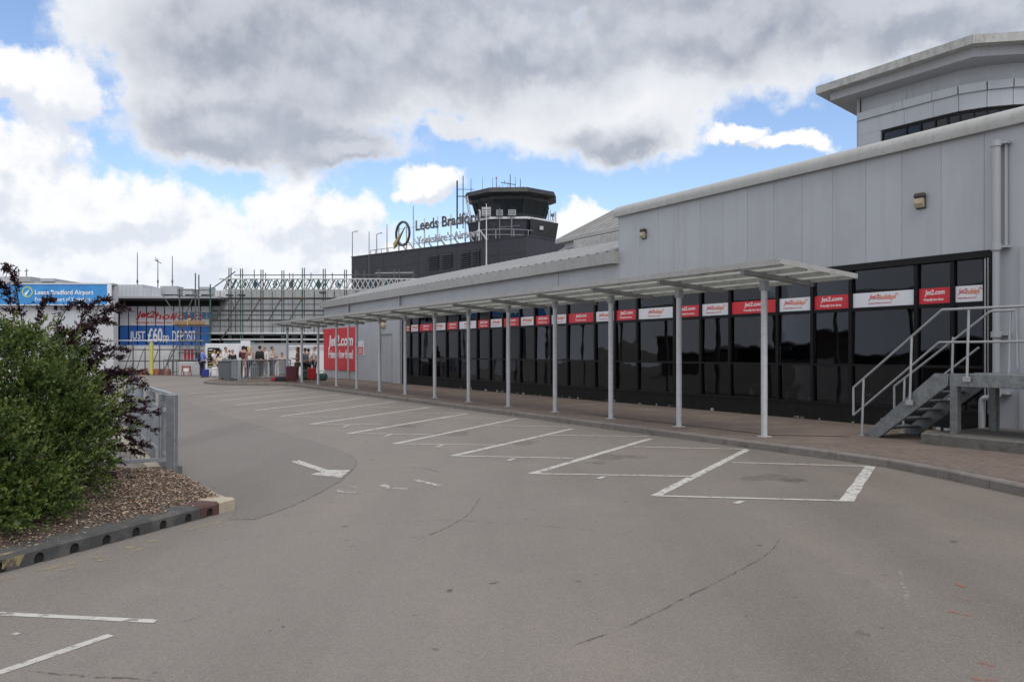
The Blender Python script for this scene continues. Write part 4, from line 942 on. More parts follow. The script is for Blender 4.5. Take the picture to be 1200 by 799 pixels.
# rooftop sign
sg = dthing('rooftop_sign', 'rooftop airport name sign with ring emblem on steel frame above the dark block', 'sign', (-9, .3, TZ + .15))
def letters(s, x0, x1, z, h, front, edge, bold, depth):
    full = text_mesh(s, front, None, 1, 0, bold, .01); tot = full['w']; k = (x1 - x0) / tot; acc = ''
    for ch in s:
        acc += ch
        if ch == ' ': continue
        pre = text_mesh(acc, front, None, None, 0, bold, .01); 
        one = text_mesh(ch, front, None, None, 0, bold, .01)
        full_n = text_mesh(s, front, None, None, 0, bold, .01); kk = (x1 - x0) / full_n['w']
        # keep each glyph's own height and drop: measure it against the whole line
        key = ('glyph', ch, front, h, bold)
        if key not in _txt:
            cu = bpy.data.curves.new('l', 'FONT'); cu.body = ch; cu.size = 1; cu.offset = bold; cu.extrude = .5; cu.resolution_u = 3
            ob = bpy.data.objects.new('l', cu); COL.objects.link(ob); bpy.context.view_layer.update()
            me = bpy.data.meshes.new_from_object(ob.evaluated_get(bpy.context.evaluated_depsgraph_get())); bpy.data.objects.remove(ob); bpy.data.curves.remove(cu)
            a = np.empty(len(me.vertices) * 3); me.vertices.foreach_get('co', a); a = a.reshape(-1, 3); x_ = a[:, 0].min()
            vz = h / .70
            b = np.stack([(a[:, 0] - x_) * kk, -(a[:, 2]) * depth, a[:, 1] * vz], 1); me.vertices.foreach_set('co', b.ravel()); me.materials.clear(); me.materials.append(M[front]); me.materials.append(M[edge]); me.update()
            mi_ = [0 if p.normal.y < -.5 else 1 for p in me.polygons]; me.polygons.foreach_set('material_index', mi_); _txt[key] = me
        put_text('letter', _txt[key], sg, (x0 + (pre['w'] - one['w']) * kk, 0, z))
letters('Leeds Bradford', bx(487.5), bx(562.5), 15.85, 1.18, 'letter_dark', 'letter_edge', .02, .14)
letters("Yorkshire's Airport", bx(488.5), bx(561.5), 14.2, .92, 'letter_grey', 'letter_edge', .01, .12)
rc = (bx(472), 0, 15.72); R1, R2 = 1.32, 1.52; rm = MB(); n = 32
vs = []
for i in range(n):
    an = 2 * math.pi * i / n
    for k, y in ((1, -.1), (1, .1), (.84, .1), (.84, -.1)): vs.append((rc[0] + R1 * k * math.cos(an), y, rc[2] + R2 * k * math.sin(an)))
fs = [(4 * i + j, 4 * ((i + 1) % n) + j, 4 * ((i + 1) % n) + (j + 1) % 4, 4 * i + (j + 1) % 4) for i in range(n) for j in range(4)]
part('emblem_ring', rm.add(vs, fs), 'letter_dark', sg, True)
def slab(pts, y0, y1): 
    k = len(pts); return MB().add([(x, y0, z) for x, z in pts] + [(x, y1, z) for x, z in pts], [tuple(range(k)), tuple(range(2 * k - 1, k - 1, -1))] + [(i, k + i, k + (i + 1) % k, (i + 1) % k) for i in range(k)])
X, Z = rc[0], rc[2]
part('emblem_pointer', slab([(X + .62, Z + .72), (X - 1.55, Z - 1.05), (X - 1.42, Z - 1.72), (X - .95, Z - 1.5)], -.2, -.11), 'gold', sg); part('emblem_pointer', slab([(X + .72, Z + .74), (X - .9, Z - 1.46), (X - 1.38, Z - 1.78)], -.3, -.21), 'letter_dark', sg)
for p in (467, 476, 484.5, 497, 512.5, 528, 545, 561):
    x = bx(p, .25); top = 17.2 if p > 480 else 16.9
    part('frame_post', MB().bar((x, .3, TZ), (x, .3, top), .085, 6), 'letter_edge', sg); part('frame_brace', MB().bar((x, .3, 15.1), (x, 1.6, TZ + .15), .06, 6).bar((x + .02, .3, 15.0), (x + .75, 1.0, TZ + .15), .06, 6), 'letter_edge', sg)
for z in (14.6, 16.4): part('frame_rail', MB().bar((bx(466, .3), .34, z), (bx(562, .3), .34, z), .03, 6), 'letter_edge', sg)
for p, y0, top in ((413, 1.5, 13.6 + 3.6), (432.5, -.3, 16.5), (441.5, 2, 16.6), (453.5, 2, 17.6), (484.3, 3, 19.6), (570, -.6, 17.5)):
    x = bx(p, y0); a_ = dthing('roof_mast', {413: 'thin hooked mast on the left corner of the dark block', 432.5: 'tall plain mast standing just in front of the dark block, second from its left corner', 441.5: 'hooked mast on the dark block beside the railing end', 453.5: 'plain rod mast on the dark block left of the ring emblem', 484.3: 'tall thin rod mast rising behind the gap between emblem and letters', 570: 'tall pale pole in front of the control tower beside the sign end'}[p], 'mast', (x, y0, TZ), 'masts on the dark block')
    z0 = TZ if p not in (432.5, 570) else 6.5
    part('pole', MB().bar((x, y0, z0), (x, y0, top), .06 if p != 570 else .11, 6, .04), 'scaffold' if p != 570 else 'letter_edge', a_)
    if p in (413, 441.5): part('hook', MB().tube([(x, y0, top - .05), (x + 1.0, y0, top + .08), (x + 1.02, y0, top - .1)], .04, 6), 'scaffold', a_)
# ---- the tower
TC = D(599, 300, 98); TC.z = 0
ct = thing('control_tower', 'black octagonal control tower with glazed cab and flat overhanging roof', 'tower', TC); ct.scale = (1.077,) * 3; ct.location.z = -.87
def octa(r, rot=0., n=8, sx=1.0): return [(TC.x + r * sx * math.cos(2 * math.pi * i / n + rot), TC.y + r * math.sin(2 * math.pi * i / n + rot)) for i in range(n)]
def frust(mb, r0, z0, r1, z1, rot=.2, n=8, cap=True):
    a, b = octa(r0, rot, n), octa(r1, rot, n)
    vs = [(x, y, z0) for x, y in a] + [(x, y, z1) for x, y in b]
    return mb.add(vs, [(i, (i + 1) % n, n + (i + 1) % n, n + i) for i in range(n)] + ([tuple(range(n))[::-1], tuple(range(n, 2 * n))] if cap else []))
part('shaft', frust(frust(MB(), 4.1, 8, 4.1, 13.5, .1, 20), 4.6, 13.2, 4.95, 16.1, .33, 8), 'tower', ct)
# black flared wing on the right
part('shaft_wing', MB().add([(TC.x + a, TC.y + b, z) for a, b, z in ((2.0, -4.75, 13.2), (4.65, -1.5, 13.2), (4.6, 2, 13.2), (2.4, 4, 13.2), (2.0, -5.1, 16.15), (5.12, -1.7, 16.15), (5.05, 2, 16.15), (2.4, 4, 16.15))], [(0, 1, 5, 4), (1, 2, 6, 5), (2, 3, 7, 6), (3, 2, 1, 0), (4, 5, 6, 7), (0, 4, 7, 3)]), 'tower_black', ct)
part('balcony', frust(MB(), 5.1, 16.16, 5.1, 16.38, .33, 8), 'letter_edge', ct)
cabr = .33
cab = part('cab', frust(frust(MB(), 3.95, 16.4, 3.98, 16.9, cabr), 4.45, 18.35, 4.5, 18.8, cabr), 'tower_black', ct)
o0, o1 = octa(4.0, cabr), octa(4.42, cabr)
for i in range(8):
    j = (i + 1) % 8
    part('cab_pane', MB().add([(*o0[i], 16.9), (*o0[j], 16.9), (*o1[j], 18.35), (*o1[i], 18.35)], [(0, 1, 2, 3)]), 'tower_glass', cab)
    part('cab_mullion', MB().bar((*o0[i], 16.9), (*o1[i], 18.35), .09, 6), 'tower_black', cab)
    for k in (1, 2):
        p = Vector((*o0[i], 16.9)).lerp(Vector((*o0[j], 16.9)), k / 3); q = Vector((*o1[i], 18.35)).lerp(Vector((*o1[j], 18.35)), k / 3); part('cab_mullion', MB().bar(p, q, .045, 6), 'tower_black', cab)
part('roof', frust(frust(MB(), 4.7, 18.7, 5.35, 18.95, cabr), 5.35, 18.952, 5.1, 19.45, cabr), 'tower_black', ct)
part('roof_cap', frust(MB(), 5.0, 19.452, 4.6, 19.55, cabr), 'tower', ct)
# balcony rail, plant and ladders
for i in range(16):
    an = math.pi * 1.02 + i * math.pi / 15; p = (TC.x + 4.95 * math.cos(an), TC.y + 4.95 * math.sin(an))
    if i in (12, 13, 14, 15, 0, 1): part('rail_post', MB().bar((*p, 16.38), (*p, 17.4), .035, 6), 'galv_dull', ct)
def unit(x, z, w, h, d0, mt='clad_grey'):
    o = part('plant_unit', MB().bbox(TC.x + x - w / 2, TC.x + x + w / 2, TC.y + d0 - .5, TC.y + d0, z, z + h, .03), mt, ct)
    for j in range(3): part('vent_slat', MB().box(TC.x + x - w * .42, TC.x + x + w * .42, TC.y + d0 - .515, TC.y + d0 - .503, z + .12 + j * h * .28, z + .18 + j * h * .28), 'tower_black', o)
unit(-2.6, 16.45, .95, .95, -4.1); unit(-1.2, 16.45, .7, .6, -4.45); unit(.1, 16.45, .8, .6, -4.55); 
part('ladder', MB().bar((TC.x - 4.4, TC.y - 2.2, 16.4), (TC.x - 4.9, TC.y - 2.4, 18.9), .06, 6).bar((TC.x - 4.2, TC.y - 2.5, 16.4), (TC.x - 4.7, TC.y - 2.7, 18.9), .06, 6), 'letter_edge', ct)
for i in range(8): part('rung', MB().bar((TC.x - 4.42 - i * .06, TC.y - 2.2, 16.5 + i * .3), (TC.x - 4.22 - i * .06, TC.y - 2.5, 16.5 + i * .3), .04, 5), 'letter_edge', ct)
part('mast_frame', MB().bar((TC.x - 5.85, TC.y - 1.5, 15.6), (TC.x - 5.85, TC.y - 1.5, 20.8), .09, 6).bar((TC.x - 5.2, TC.y - 1.6, 15.6), (TC.x - 5.2, TC.y - 1.6, 21.3), .05, 6).bar((TC.x - 5.9, TC.y - 1.5, 19.1), (TC.x - 4.6, TC.y - 1.5, 19.1), .05, 6).bar((TC.x - 5.9, TC.y - 1.5, 16.8), (TC.x - 5.2, TC.y - 1.6, 16.8), .04, 6).bar((TC.x - 5.9, TC.y - 1.5, 16.4), (TC.x - 4.6, TC.y - 1.5, 16.4), .04, 6).bar((TC.x - 5.8, TC.y - 1.5, 19.85), (TC.x - 4.0, TC.y - 1.5, 19.85), .03, 6), 'tower_black', ct)
for x, h, r in ((-4.35, 1.5, .04), (-3.1, 1.7, .025), (-2.0, 1.6, .03), (-1.6, 1.55, .05), (-1.3, .8, .05), (-.35, 1.2, .03), (-.1, 2.0, .06), (.45, 1.7, .03), (1.0, 1.5, .045), (-.9, .9, .03), (.3, .6, .06)):
    q = part('aerial', MB().bar((TC.x + x, TC.y - 1.5, 19.5), (TC.x + x, TC.y - 1.5, 19.5 + h), r, 6, r * .6), 'tower_black', ct)
    if x == -1.6: part('beacon', MB().ell((TC.x + x, TC.y - 1.5, 19.55 + h), (.1, .1, .1), 8, 6), 'sign_red', q)
part('aerial_boom', MB().bar((TC.x - 1.1, TC.y - 1.5, 20.6), (TC.x + .5, TC.y - 1.5, 20.35), .04, 6).bar((TC.x - .7, TC.y - 1.5, 20.45), (TC.x - .7, TC.y - 1.5, 20.8), .03, 6), 'tower_black', ct)
part('camera_box', MB().bbox(TC.x + 4.3, TC.x + 4.7, TC.y - 1.8, TC.y - 1.4, 16.9, 17.2, .03).bar((TC.x + 4.5, TC.y - 1.6, 16.38), (TC.x + 4.5, TC.y - 1.6, 16.95), .05, 6).bar((TC.x + 4.0, TC.y - 2, 16.38), (TC.x + 4.0, TC.y - 2, 17.6), .04, 6).bar((TC.x + 4.85, TC.y - 1.2, 16.38), (TC.x + 4.85, TC.y - 1.2, 17.5), .04, 6), 'galv_dull', ct)
part('hatch', MB().bbox(TC.x + 3.0, TC.x + 3.4, TC.y - 4.0, TC.y - 3.7, 15.1, 15.5, .02), 'clad_light', ct)
# half-round deck with railing low on the tower
pts = [Vector((TC.x - .65 + 3.0 * math.cos(a), TC.y - 4.4 + 1.4 * math.sin(a), 0)) for a in [math.pi + i * math.pi / 10 for i in range(11)]]
part('deck', MB().prism([(p.x, p.y) for p in pts], 13.7, 13.85), 'tower', ct)
for z in (14.35, 14.9): part('guard_rail', MB().tube([p + Vector((0, 0, z)) for p in pts], .045, 6), 'galv', ct)
for p in pts[::2]: part('rail_post', MB().bar(p + Vector((0, 0, 13.85)), p + Vector((0, 0, 14.9)), .045, 6), 'galv', ct)
part('deck_unit', MB().bbox(TC.x - 1.3, TC.x + .7, TC.y - 5.2, TC.y - 4.8, 13.87, 14.07, .02), 'clad_grey', ct); part('ladder', MB().bar((TC.x - 1.2, TC.y - 5.0, 13.9), (TC.x - 1.2, TC.y - 5.0, 17.2), .06, 6).bar((TC.x + .05, TC.y - 5.2, 11.2), (TC.x + .05, TC.y - 5.2, 16.3), .08, 6).bar((TC.x - 1.2, TC.y - 5.0, 15.2), (TC.x + .9, TC.y - 5.0, 15.4), .05, 6), 'galv_dull', ct)
# grey plant room right of the tower
pr_ = thing('plant_room', 'small light grey flat roofed plant room right of the tower foot', 'building', D(668, 300, 72))
p0, p1, p2 = D(652, 290, 74), D(663, 289, 70), D(692, 291, 73)
for z0, z1, k in ((6, 10.35, 1.0), (10.352, 10.5, 1.02)):
    P4 = [p0, p1, p2, p2 + (p0 - p1)]; c = sum(P4, Vector()) / 4
    part('wall' if k == 1 else 'roof', MB().prism([((c + (p - c) * k).x, (c + (p - c) * k).y) for p in P4], z0, z1), 'clad_light' if k == 1 else 'trim', pr_)
for i in (1, 2): 
    q = p1.lerp(p0, i / 3); part('wall_seam', MB().bar((q.x - .02, q.y - .03, 6), (q.x - .02, q.y - .03, 10.3), .02, 5), 'soffit', pr_)
# ================================================================== left wing with the blue airport sign
LX = D(133, 400, 55).x
lb = thing('left_wing', 'white walled terminal wing under the long blue airport sign behind the shrubs', 'building', (LX - 9, 56, 0))
for i in range(7): part('wall_panel', MB().bbox(LX - 3 * (i + 1) + .01, LX - 3 * i - .01, 55.0, 55.2, 0, 4.70, .02), 'wing_white', lb)
part('wall', MB().prism([(-47.6, 55.21), (LX - .02, 55.21), (LX - .02, 55.7), (-31.0, 63), (-36.5, 75), (-47.6, 75)], 0, 6.0), 'wing_white', lb); part('parapet', MB().box(-47.5, LX, 54.85, 55.6, 6.02, 6.14), 'trim', lb)
part('grey_panel', MB().bbox(D(66, 0, 55).x, D(112, 0, 55).x, 54.96, 54.99, .8, 4.35, .008), 'tarpaulin', lb)
for p in (66.5, 80.5, 93, 106): x = D(p, 0, 55).x; part('bracket', MB().bbox(x - .05, x + .05, 54.7, 54.98, 4.36, 4.69, .01), 'frame_black', lb)
part('plant_room', MB().bbox(D(-8, 0, 60).x, D(36, 0, 60).x, 60, 66, 6.02, D(0, 324, 60).z, .02).bbox(D(36.5, 0, 60).x, D(70, 0, 60).x, 60.3, 66, 6.02, D(0, 330, 60).z, .02).bbox(D(46, 0, 60).x, D(62, 0, 60).x, 60.1, 66, D(0, 330, 60).z + .01, D(0, 326, 60).z, .02), 'clad_grey', lb)
part('louvre', MB().box(D(12, 0, 60).x, D(37, 0, 60).x, 59.9, 59.98, D(0, 330, 60).z, D(0, 324.5, 60).z), 'soffit', lb)
part('roof_upstand', MB().bbox(D(78, 0, 58).x, D(110, 0, 58).x, 58, 60, 6.0, D(0, 331.5, 58).z, .02), 'clad_grey', lb)
for p in (22, 31): x = D(p, 0, 61).x; part('aerial', MB().bar((x, 61, 6.5), (x, 61, D(0, 315, 61).z), .04, 5).bar((x - .15, 61, D(0, 318, 61).z), (x + .15, 61, D(0, 317, 61).z), .03, 5), 'galv_dull', lb)
bs = thing('blue_sign', 'long sky blue airport name sign along the top of the white wing', 'sign', (LX - 4, 54.8, 4.7))
for i in range(6): part('sign_panel', MB().bbox(LX - .28 - 3.3 * (i + 1) + .004, LX - .28 - 3.3 * i - .004, 54.70, 54.84, 4.72, 6.05, .006), 'blue_sign', bs)
part('edge_trim', MB().bbox(LX - .27, LX - .02, 54.68, 54.84, 4.70, 6.08, .006), 'sign_white', bs); part('edge_trim', MB().bbox(LX - 20.1, LX - .28, 54.66, 54.84, 6.052, 6.10, .004).bbox(LX - 20.1, LX - .28, 54.66, 54.84, 4.66, 4.716, .004), 'sign_white', bs)
q0, q1 = D(41, 344.8, 54.69), D(109.5, 344.8, 54.69)
put_text('lettering', text_mesh('Leeds Bradford Airport', 'ink_white', q1.x - q0.x, .40, 0, .02), bs, (q0.x, 54.69, D(0, 346.8, 54.69).z)); q1 = D(106, 350, 54.69)
put_text('tagline', text_mesh('From the heart of Yorkshire', 'ink_white', q1.x - q0.x, .27, 0, .01), bs, (q0.x, 54.69, D(0, 353, 54.69).z))
c = D(32, 342, 54.69); vs = []; n = 24
for i in range(n):
    an = 2 * math.pi * i / n
    for k in (.36, .29): vs.append((c.x + k * math.cos(an), 54.69, c.z + k * math.sin(an)))
part('emblem_ring', MB().add(vs, [(2 * i, 2 * i + 1, (2 * i + 3) % (2 * n), (2 * i + 2) % (2 * n)) for i in range(n)]), 'lime', bs); part('emblem_pointer', MB().add([(c.x + .16, 54.688, c.z + .2), (c.x - .2, 54.688, c.z - .12), (c.x - .1, 54.688, c.z - .3), (c.x + .0, 54.688, c.z - .1)], [(0, 1, 2, 3)]), 'ink_white', bs)
# ================================================================== recessed entrance front with the wide printed banner
ef = thing('entrance_front', 'recessed terminal entrance with dark soffit above the wide blue and white holiday banner', 'building', (-25, 62, 0))
xL, xR = D(134, 0, 58.4).x, D(248, 0, 58.4).x
part('roof_edge', MB().bbox(xL - .6, xR + .5, 58.2, 63, D(0, 350, 58.4).z, D(0, 347, 58.4).z, .02), 'clad_grey', ef); part('soffit', MB().box(xL - .6, xR + .5, 58.35, 63, D(0, 352, 58.4).z, D(0, 350, 58.4).z - .005), 'tower_black', ef)
part('rear_beam', MB().box(xL - 1.5, xR, 59.5, 60.2, D(0, 358.5, 59.6).z, D(0, 352, 59.6).z), 'frame_black', ef)
for p0, p1, y0 in ((133.5, 167, 333.5), (167.3, 188, 337.5)):
    o = part('roof_box', MB().box(D(p0, 0, 58.6).x, D(p1, 0, 58.6).x, 58.6, 61, D(0, 347, 58.6).z, D(0, y0, 58.6).z), 'clad_light', ef)
    x = D(p0, 0, 58.6).x
    while x < D(p1, 0, 58.6).x - .1: part('rib', MB().box(x, x + .05, 58.56, 58.597, D(0, 346.5, 58.6).z, D(0, y0 + .5, 58.6).z), 'clad_light', o); x += .28
part('column', MB().bbox(D(133.5, 0, 60).x, D(140.5, 0, 60).x, 60, 61, 0, D(0, 352, 60).z, .03), 'frame_black', ef)
part('rear_wall', MB().box(xL - 4, xR + 1, 62.5, 62.6, 0, 5.2), 'tower_black', ef)
hb = thing('holiday_banner', 'wide printed banner, white over blue, across the glazed panels of the recessed entrance', 'banner', (-25, 59.6, 2))
b0, b1 = D(140.5, 0, 59.6).x, D(246, 0, 59.6).x; nb_ = 10; zt, zm, zb = D(0, 359, 59.6).z, D(0, 381.5, 59.6).z, D(0, 405.5, 59.6).z; wv_ = (b1 - b0) / nb_
for i in range(nb_):
    x0, x1 = b0 + i * wv_ + .03, b0 + (i + 1) * wv_ - .03
    part('banner_panel', MB().box(x0, x1, 59.55, 59.59, zm + .01, zt), 'hoarding', hb); part('banner_panel', MB().box(x0, x1, 59.55, 59.59, zb, zm - .01), 'blue_deep', hb); part('joint_bar', MB().box(x1 + .004, x1 + .056, 59.53, 59.595, zb, zt), 'frame_black', hb)
q0, q1 = D(159, 0, 59.5).x, D(222, 0, 59.5).x
w4 = (q1 - q0) * .36
put_text('lettering', text_mesh('Jet2', 'ink_red', w4, .62, .25, .03), hb, (q0, 59.52, D(0, 374.5, 59.52).z)); put_text('lettering', text_mesh('holidays', 'ink_red', q1 - q0 - w4 * .98 + 1.0, .66, .25, .015), hb, (q0 + w4 * .96, 59.52, D(0, 374.5, 59.52).z - .14))
put_text('tagline', text_mesh('Package holidays you can trust', 'ink_red', q1 - q0, .18, 0, .01), hb, (q0, 59.52, D(0, 379.5, 59.52).z))
for s, p0, p1, ya, yb in (('JUST', 152, 170, 400.5, 388), ('£60', 173, 190.5, 401, 384), ('pp', 191.5, 198, 401.5, 393), ('DEPOSIT', 202, 230, 400.5, 387.5)):
    x0, x1 = D(p0, 0, 59.52).x, D(p1, 0, 59.52).x; put_text('lettering', text_mesh(s, 'ink_white', x1 - x0, D(0, yb, 59.52).z - D(0, ya, 59.52).z, 0, .03 if s[0] == '£' else .015), hb, (x0, 59.52, D(0, ya, 59.52).z))
# rooftop machines and masts over the entrance
def ac(px, y0, y1, w, lab):
    a, b = D(px, y1, 59), D(px + w, y0, 59); t = thing('air_conditioner', lab, 'air conditioner', (a.x, 59, a.z), False, 'machines on the entrance roof')
    part('casing', MB().bbox(a.x, b.x, 59, 60.2, a.z + .08, b.z, .03), 'clad_grey', t); part('feet', MB().box(a.x + .1, a.x + .2, 59.1, 60, a.z - .1, a.z + .078).box(b.x - .2, b.x - .1, 59.1, 60, a.z - .1, a.z + .078), 'galv_dull', t)
    r = min(b.z - a.z, b.x - a.x) * .32; o = part('fan', MB().lathe((0, 0, 0), [(r * .2, -.02), (r, -.02), (r, .03), (r * .2, .03)], 14), 'tower_black', t, loc=((a.x + b.x) / 2, 58.98, (a.z + b.z) / 2 + .04)); o.rotation_euler = (math.radians(90), 0, 0)
ac(187.5, 335, 346.5, 20, 'largest roof machine, the wide grey casing left of the scaffold tower'); ac(214, 338, 346.5, 11, 'grey roof fan unit just left of the tall scaffold poles'); ac(233, 336, 346.5, 13, 'grey roof fan unit behind the right side of the scaffold tower')
for px, y0, hook, lab in ((161, 296, 0, 'thin plain mast on the grey entrance roof box, nearest the blue sign'), (185, 303, 1, 'mast with a small crossbar between two plain masts on the entrance roof'), (202, 300, 0, 'thin plain mast beside the wide roof machine')):
    a = D(px, 346, 60); b = D(px, y0, 60); t = thing('roof_mast', lab, 'mast', (a.x, 60, 5.4), False, 'masts over the entrance')
    part('pole', MB().bar((a.x, 60, 5.4), (a.x, 60, b.z), .045, 6, .025), 'scaffold', t)
    part('collar', MB().bar((a.x, 60, a.z + .9), (a.x, 60, a.z + 1.1), .07, 6), 'scaffold', t)
    if hook: part('crossbar', MB().bar((a.x - .25, 60, b.z - .1), (a.x + .25, 60, b.z - .35), .03, 6).bar((a.x - .2, 60, b.z + .1), (a.x, 60, b.z - .25), .025, 6), 'scaffold', t)
# ================================================================== white clad upper storey over a dark opening
ub = thing('scaffolded_block', 'white clad upper storey over a dark opening behind the scaffolding', 'building', (-15, 61, 0))
u0, u1 = D(247.5, 0, 60).x, D(505, 0, 60).x; zb2, zt2 = D(0, 392, 60).z, D(0, 340, 60).z; n = 34
zz = [zb2, D(0, 376, 60).z, D(0, 364.5, 60).z, D(0, 350.5, 60).z, zt2]
for i in range(n):
    x0, x1 = u0 + (u1 - u0) * i / n + .012, u0 + (u1 - u0) * (i + 1) / n - .012
    if D(505, 0, 60).x - x1 < 3: continue
    for k in range(4): part('cladding_sheet', MB().box(x0, x1, 60, 60.08, zz[k] + .015, zz[k + 1] - .015), 'sheet_white', ub)
part('wall', MB().box(u0, u1, 60.09, 66, zb2, zt2), 'hoarding_grey', ub); part('rear_wall', MB().box(u0 - .5, u1, 65.5, 66, 0, zb2 - .01), 'void', ub); part('side_wall', MB().box(u0 - .5, u0 - .3, 60.2, 65.4, 0, 5.5), 'tower_black', ub)
for p in (276, 300, 345, 377, 405): x = D(p, 0, 62).x; part('column', MB().bbox(x - .22, x + .22, 62, 62.4, 0, zb2 - .01, .02), 'canopy_steel', ub)
part('lintel', MB().box(u0, u1, 60.5, 60.8, D(0, 396.5, 60).z - .1, D(0, 396.5, 60).z + .02), 'canopy_steel', ub)
g0, g1 = D(264, 0, 61).x, D(300, 0, 61).x; part('glass_canopy', MB().extr([(60.6, 2.05), (60.6, 2.32), (61, 2.55), (62, 2.66), (62, 2.1)], g0, g1), 'glazing_pale', ub, True)
# ================================================================== site hoardings
def hoard(name, lab, p0, p1, d, ztop, mt, w=1.2, rail=True):
    a, b = D(p0, 0, d).x, D(p1, 0, d).x; t = thing(name, lab, 'hoarding', ((a + b) / 2, d, 0)); k = max(1, round((b - a) / w))
    for i in range(k): part('board', MB().bbox(a + (b - a) * i / k + .006, a + (b - a) * (i + 1) / k - .006, d, d + .05, .0, ztop, .005), mt, t)
    if rail: part('capping', MB().bbox(a, b, d - .03, d + .08, ztop + .003, ztop + .06, .005), mt, t)
    return t
h1 = hoard('hoarding', 'white site hoarding below the wide banner behind the scaffold frame', 134, 241, 57.4, 1.98, 'sheet_white')
h2 = hoard('hoarding', 'white hoarding with a black information board, behind the queue', 240.5, 282, 54.5, 2.14, 'hoarding', 2.4, False)
h3 = hoard('hoarding', 'tall narrow white hoarding pier with a black information board', 281.8, 293.3, 54.2, 2.32, 'hoarding', 2.4, False)
h4 = hoard('hoarding', 'light grey hoarding with capping rail behind the people by the posts', 293.5, 383, 55, 2.1, 'hoarding_grey')
x = D(338, 0, 54.9).x; part('lighter_board', MB().bbox(x, D(381, 0, 54.9).x, 54.93, 54.99, .0, 1.9, .005), 'hoarding', h4); part('top_rail', MB().bar((x, 54.8, 1.95), (D(383, 0, 54.8).x, 54.8, 1.95), .04, 6).bar((x, 54.8, 0), (x, 54.8, 2.2), .05, 6), 'letter_edge', h4)
for hh, p0, p1, y0, y1, d in ((h2, 243.5, 257.5, 407.5, 430, 54.45), (h3, 283.2, 292.2, 406, 424, 54.15)):
    a, b = D(p0, y1, d), D(p1, y0, d); o = part('information_board', MB().bbox(a.x, b.x, d - .04, d, a.z, b.z, .006), 'frame_black', hh)
    k = 7
    for j in range(k):
        z = b.z - (j + .7) * (b.z - a.z) / k; part('text_line', MB().box(a.x + .06, a.x + (b.x - a.x) * (.45 + .2 * ((j * 7) % 3) / 2), d - .046, d - .042, z - .025, z + .025), 'ink_white' if (hh is h3 or j == 0) else 'yellow', o)
        if hh is h2 and j % 2: part('symbol', MB().box(b.x - .16, b.x - .05, d - .046, d - .042, z - .07, z + .07), 'yellow', o)
    if hh is h3: part('symbol', MB().box(b.x - .12, b.x - .03, d - .046, d - .042, b.z - .25, b.z - .02), 'yellow', o)
ps = thing('safety_poster', 'red and white safety poster hung on the white hoarding behind the scaffold tower', 'poster', D(223, 417, 57.3))
a, b = D(215, 424, 57.3), D(232, 409, 57.3)
part('sheet', MB().bbox(a.x, b.x, 57.28, 57.33, a.z, b.z, .004), 'sign_white', ps)
for i in range(3): x = a.x + .05 + i * .24; part('red_block', MB().box(x, x + .17, 57.27, 57.278, a.z + .05, b.z - .05), 'sign_red', ps)
part('green_block', MB().box(a.x + .8, b.x - .04, 57.27, 57.278, a.z + .25, b.z - .15), 'scaffold_green', ps)
# ---- scaffolding
PIPE = MB().bar((0, 0, 0), (0, 0, 1), 1, 6).mesh('scaffold_pole', 'scaffold'); PIPES = {'scaffold': PIPE}
for k in ('scaffold_rust', 'scaffold_green', 'scaffold_blue', 'truss_white', 'letter_edge'):
    c_ = PIPE.copy(); c_.materials[0] = M[k]; PIPES[k] = c_
def pole(par, p, q, r=.035, mt='scaffold', name='scaffold_pole'):
    p, q = Vector(p), Vector(q); d = q - p; o = bpy.data.objects.new(name, PIPES[mt]); COL.objects.link(o); o.parent = par
    o.matrix_local = Matrix.Translation(p - ORG[par.name]) @ d.to_track_quat('Z', 'Y').to_matrix().to_4x4() @ Matrix.Diagonal((r, r, d.length, 1)); ORG[o.name] = ORG[par.name]; return o
sf = thing('scaffold', 'long steel tube scaffold standing against the white clad upper storey', 'scaffolding', (D(300, 0, 59).x, 59, 0))
def X_(p, d=59): return D(p, 0, d).x
def Z_(y, d=59): return D(0, y, d).z
zg = .02
stds = [247, 269.5, 283, 307, 331.5, 355.5, 380, 405, 418.5]
for i, p in enumerate(stds):
    for k, dp in enumerate((-1.2, 1.2)):
        if i == 0 and k: continue
        pole(sf, (X_(p + dp), 59, zg), (X_(p + dp), 59, Z_(338 if i == 0 else 317 - (i * 7 % 4))), .042, ('scaffold', 'scaffold', 'scaffold_green')[(i + k) % 3] if i < 6 else 'scaffold')
for y, mt in ((349.4, 'scaffold'), (363.5, 'scaffold'), (374.8, 'scaffold'), (390.5, 'letter_edge'), (398, 'letter_edge')):
    pole(sf, (X_(246), 58.93, Z_(y)), (X_(440), 58.93, Z_(y)), .05, mt); 
    if y < 380: pole(sf, (X_(246), 59.6, Z_(y + .9, 59.6)), (X_(440), 59.6, Z_(y + .9, 59.6)), .04)
for y in (356.5, 369, 382.5): pole(sf, (X_(246), 59.7, Z_(y, 59.7)), (X_(420), 59.7, Z_(y, 59.7)), .03)
for p in (258, 276, 295, 319, 343, 368, 392): pole(sf, (X_(p, 59.75), 59.75, Z_(394, 59.7)), (X_(p, 59.75), 59.75, Z_(341, 59.7)), .03, 'scaffold_green' if p % 2 else 'scaffold')
for i in range(1, 6): pole(sf, (X_(stds[i] - 17), 58.86, Z_(377)), (X_(stds[i] - 1), 58.86, Z_(350)), .04)
pole(sf, (X_(249), 58.86, Z_(376)), (X_(268), 58.86, Z_(352)), .045); pole(sf, (X_(250), 58.86, Z_(338)), (X_(276.5), 58.86, Z_(318.5)), .04); pole(sf, (X_(258), 58.86, Z_(400)), (X_(273), 58.86, Z_(379)), .045); pole(sf, (X_(272), 58.86, Z_(352)), (X_(278), 58.86, Z_(372)), .03, 'scaffold_rust')
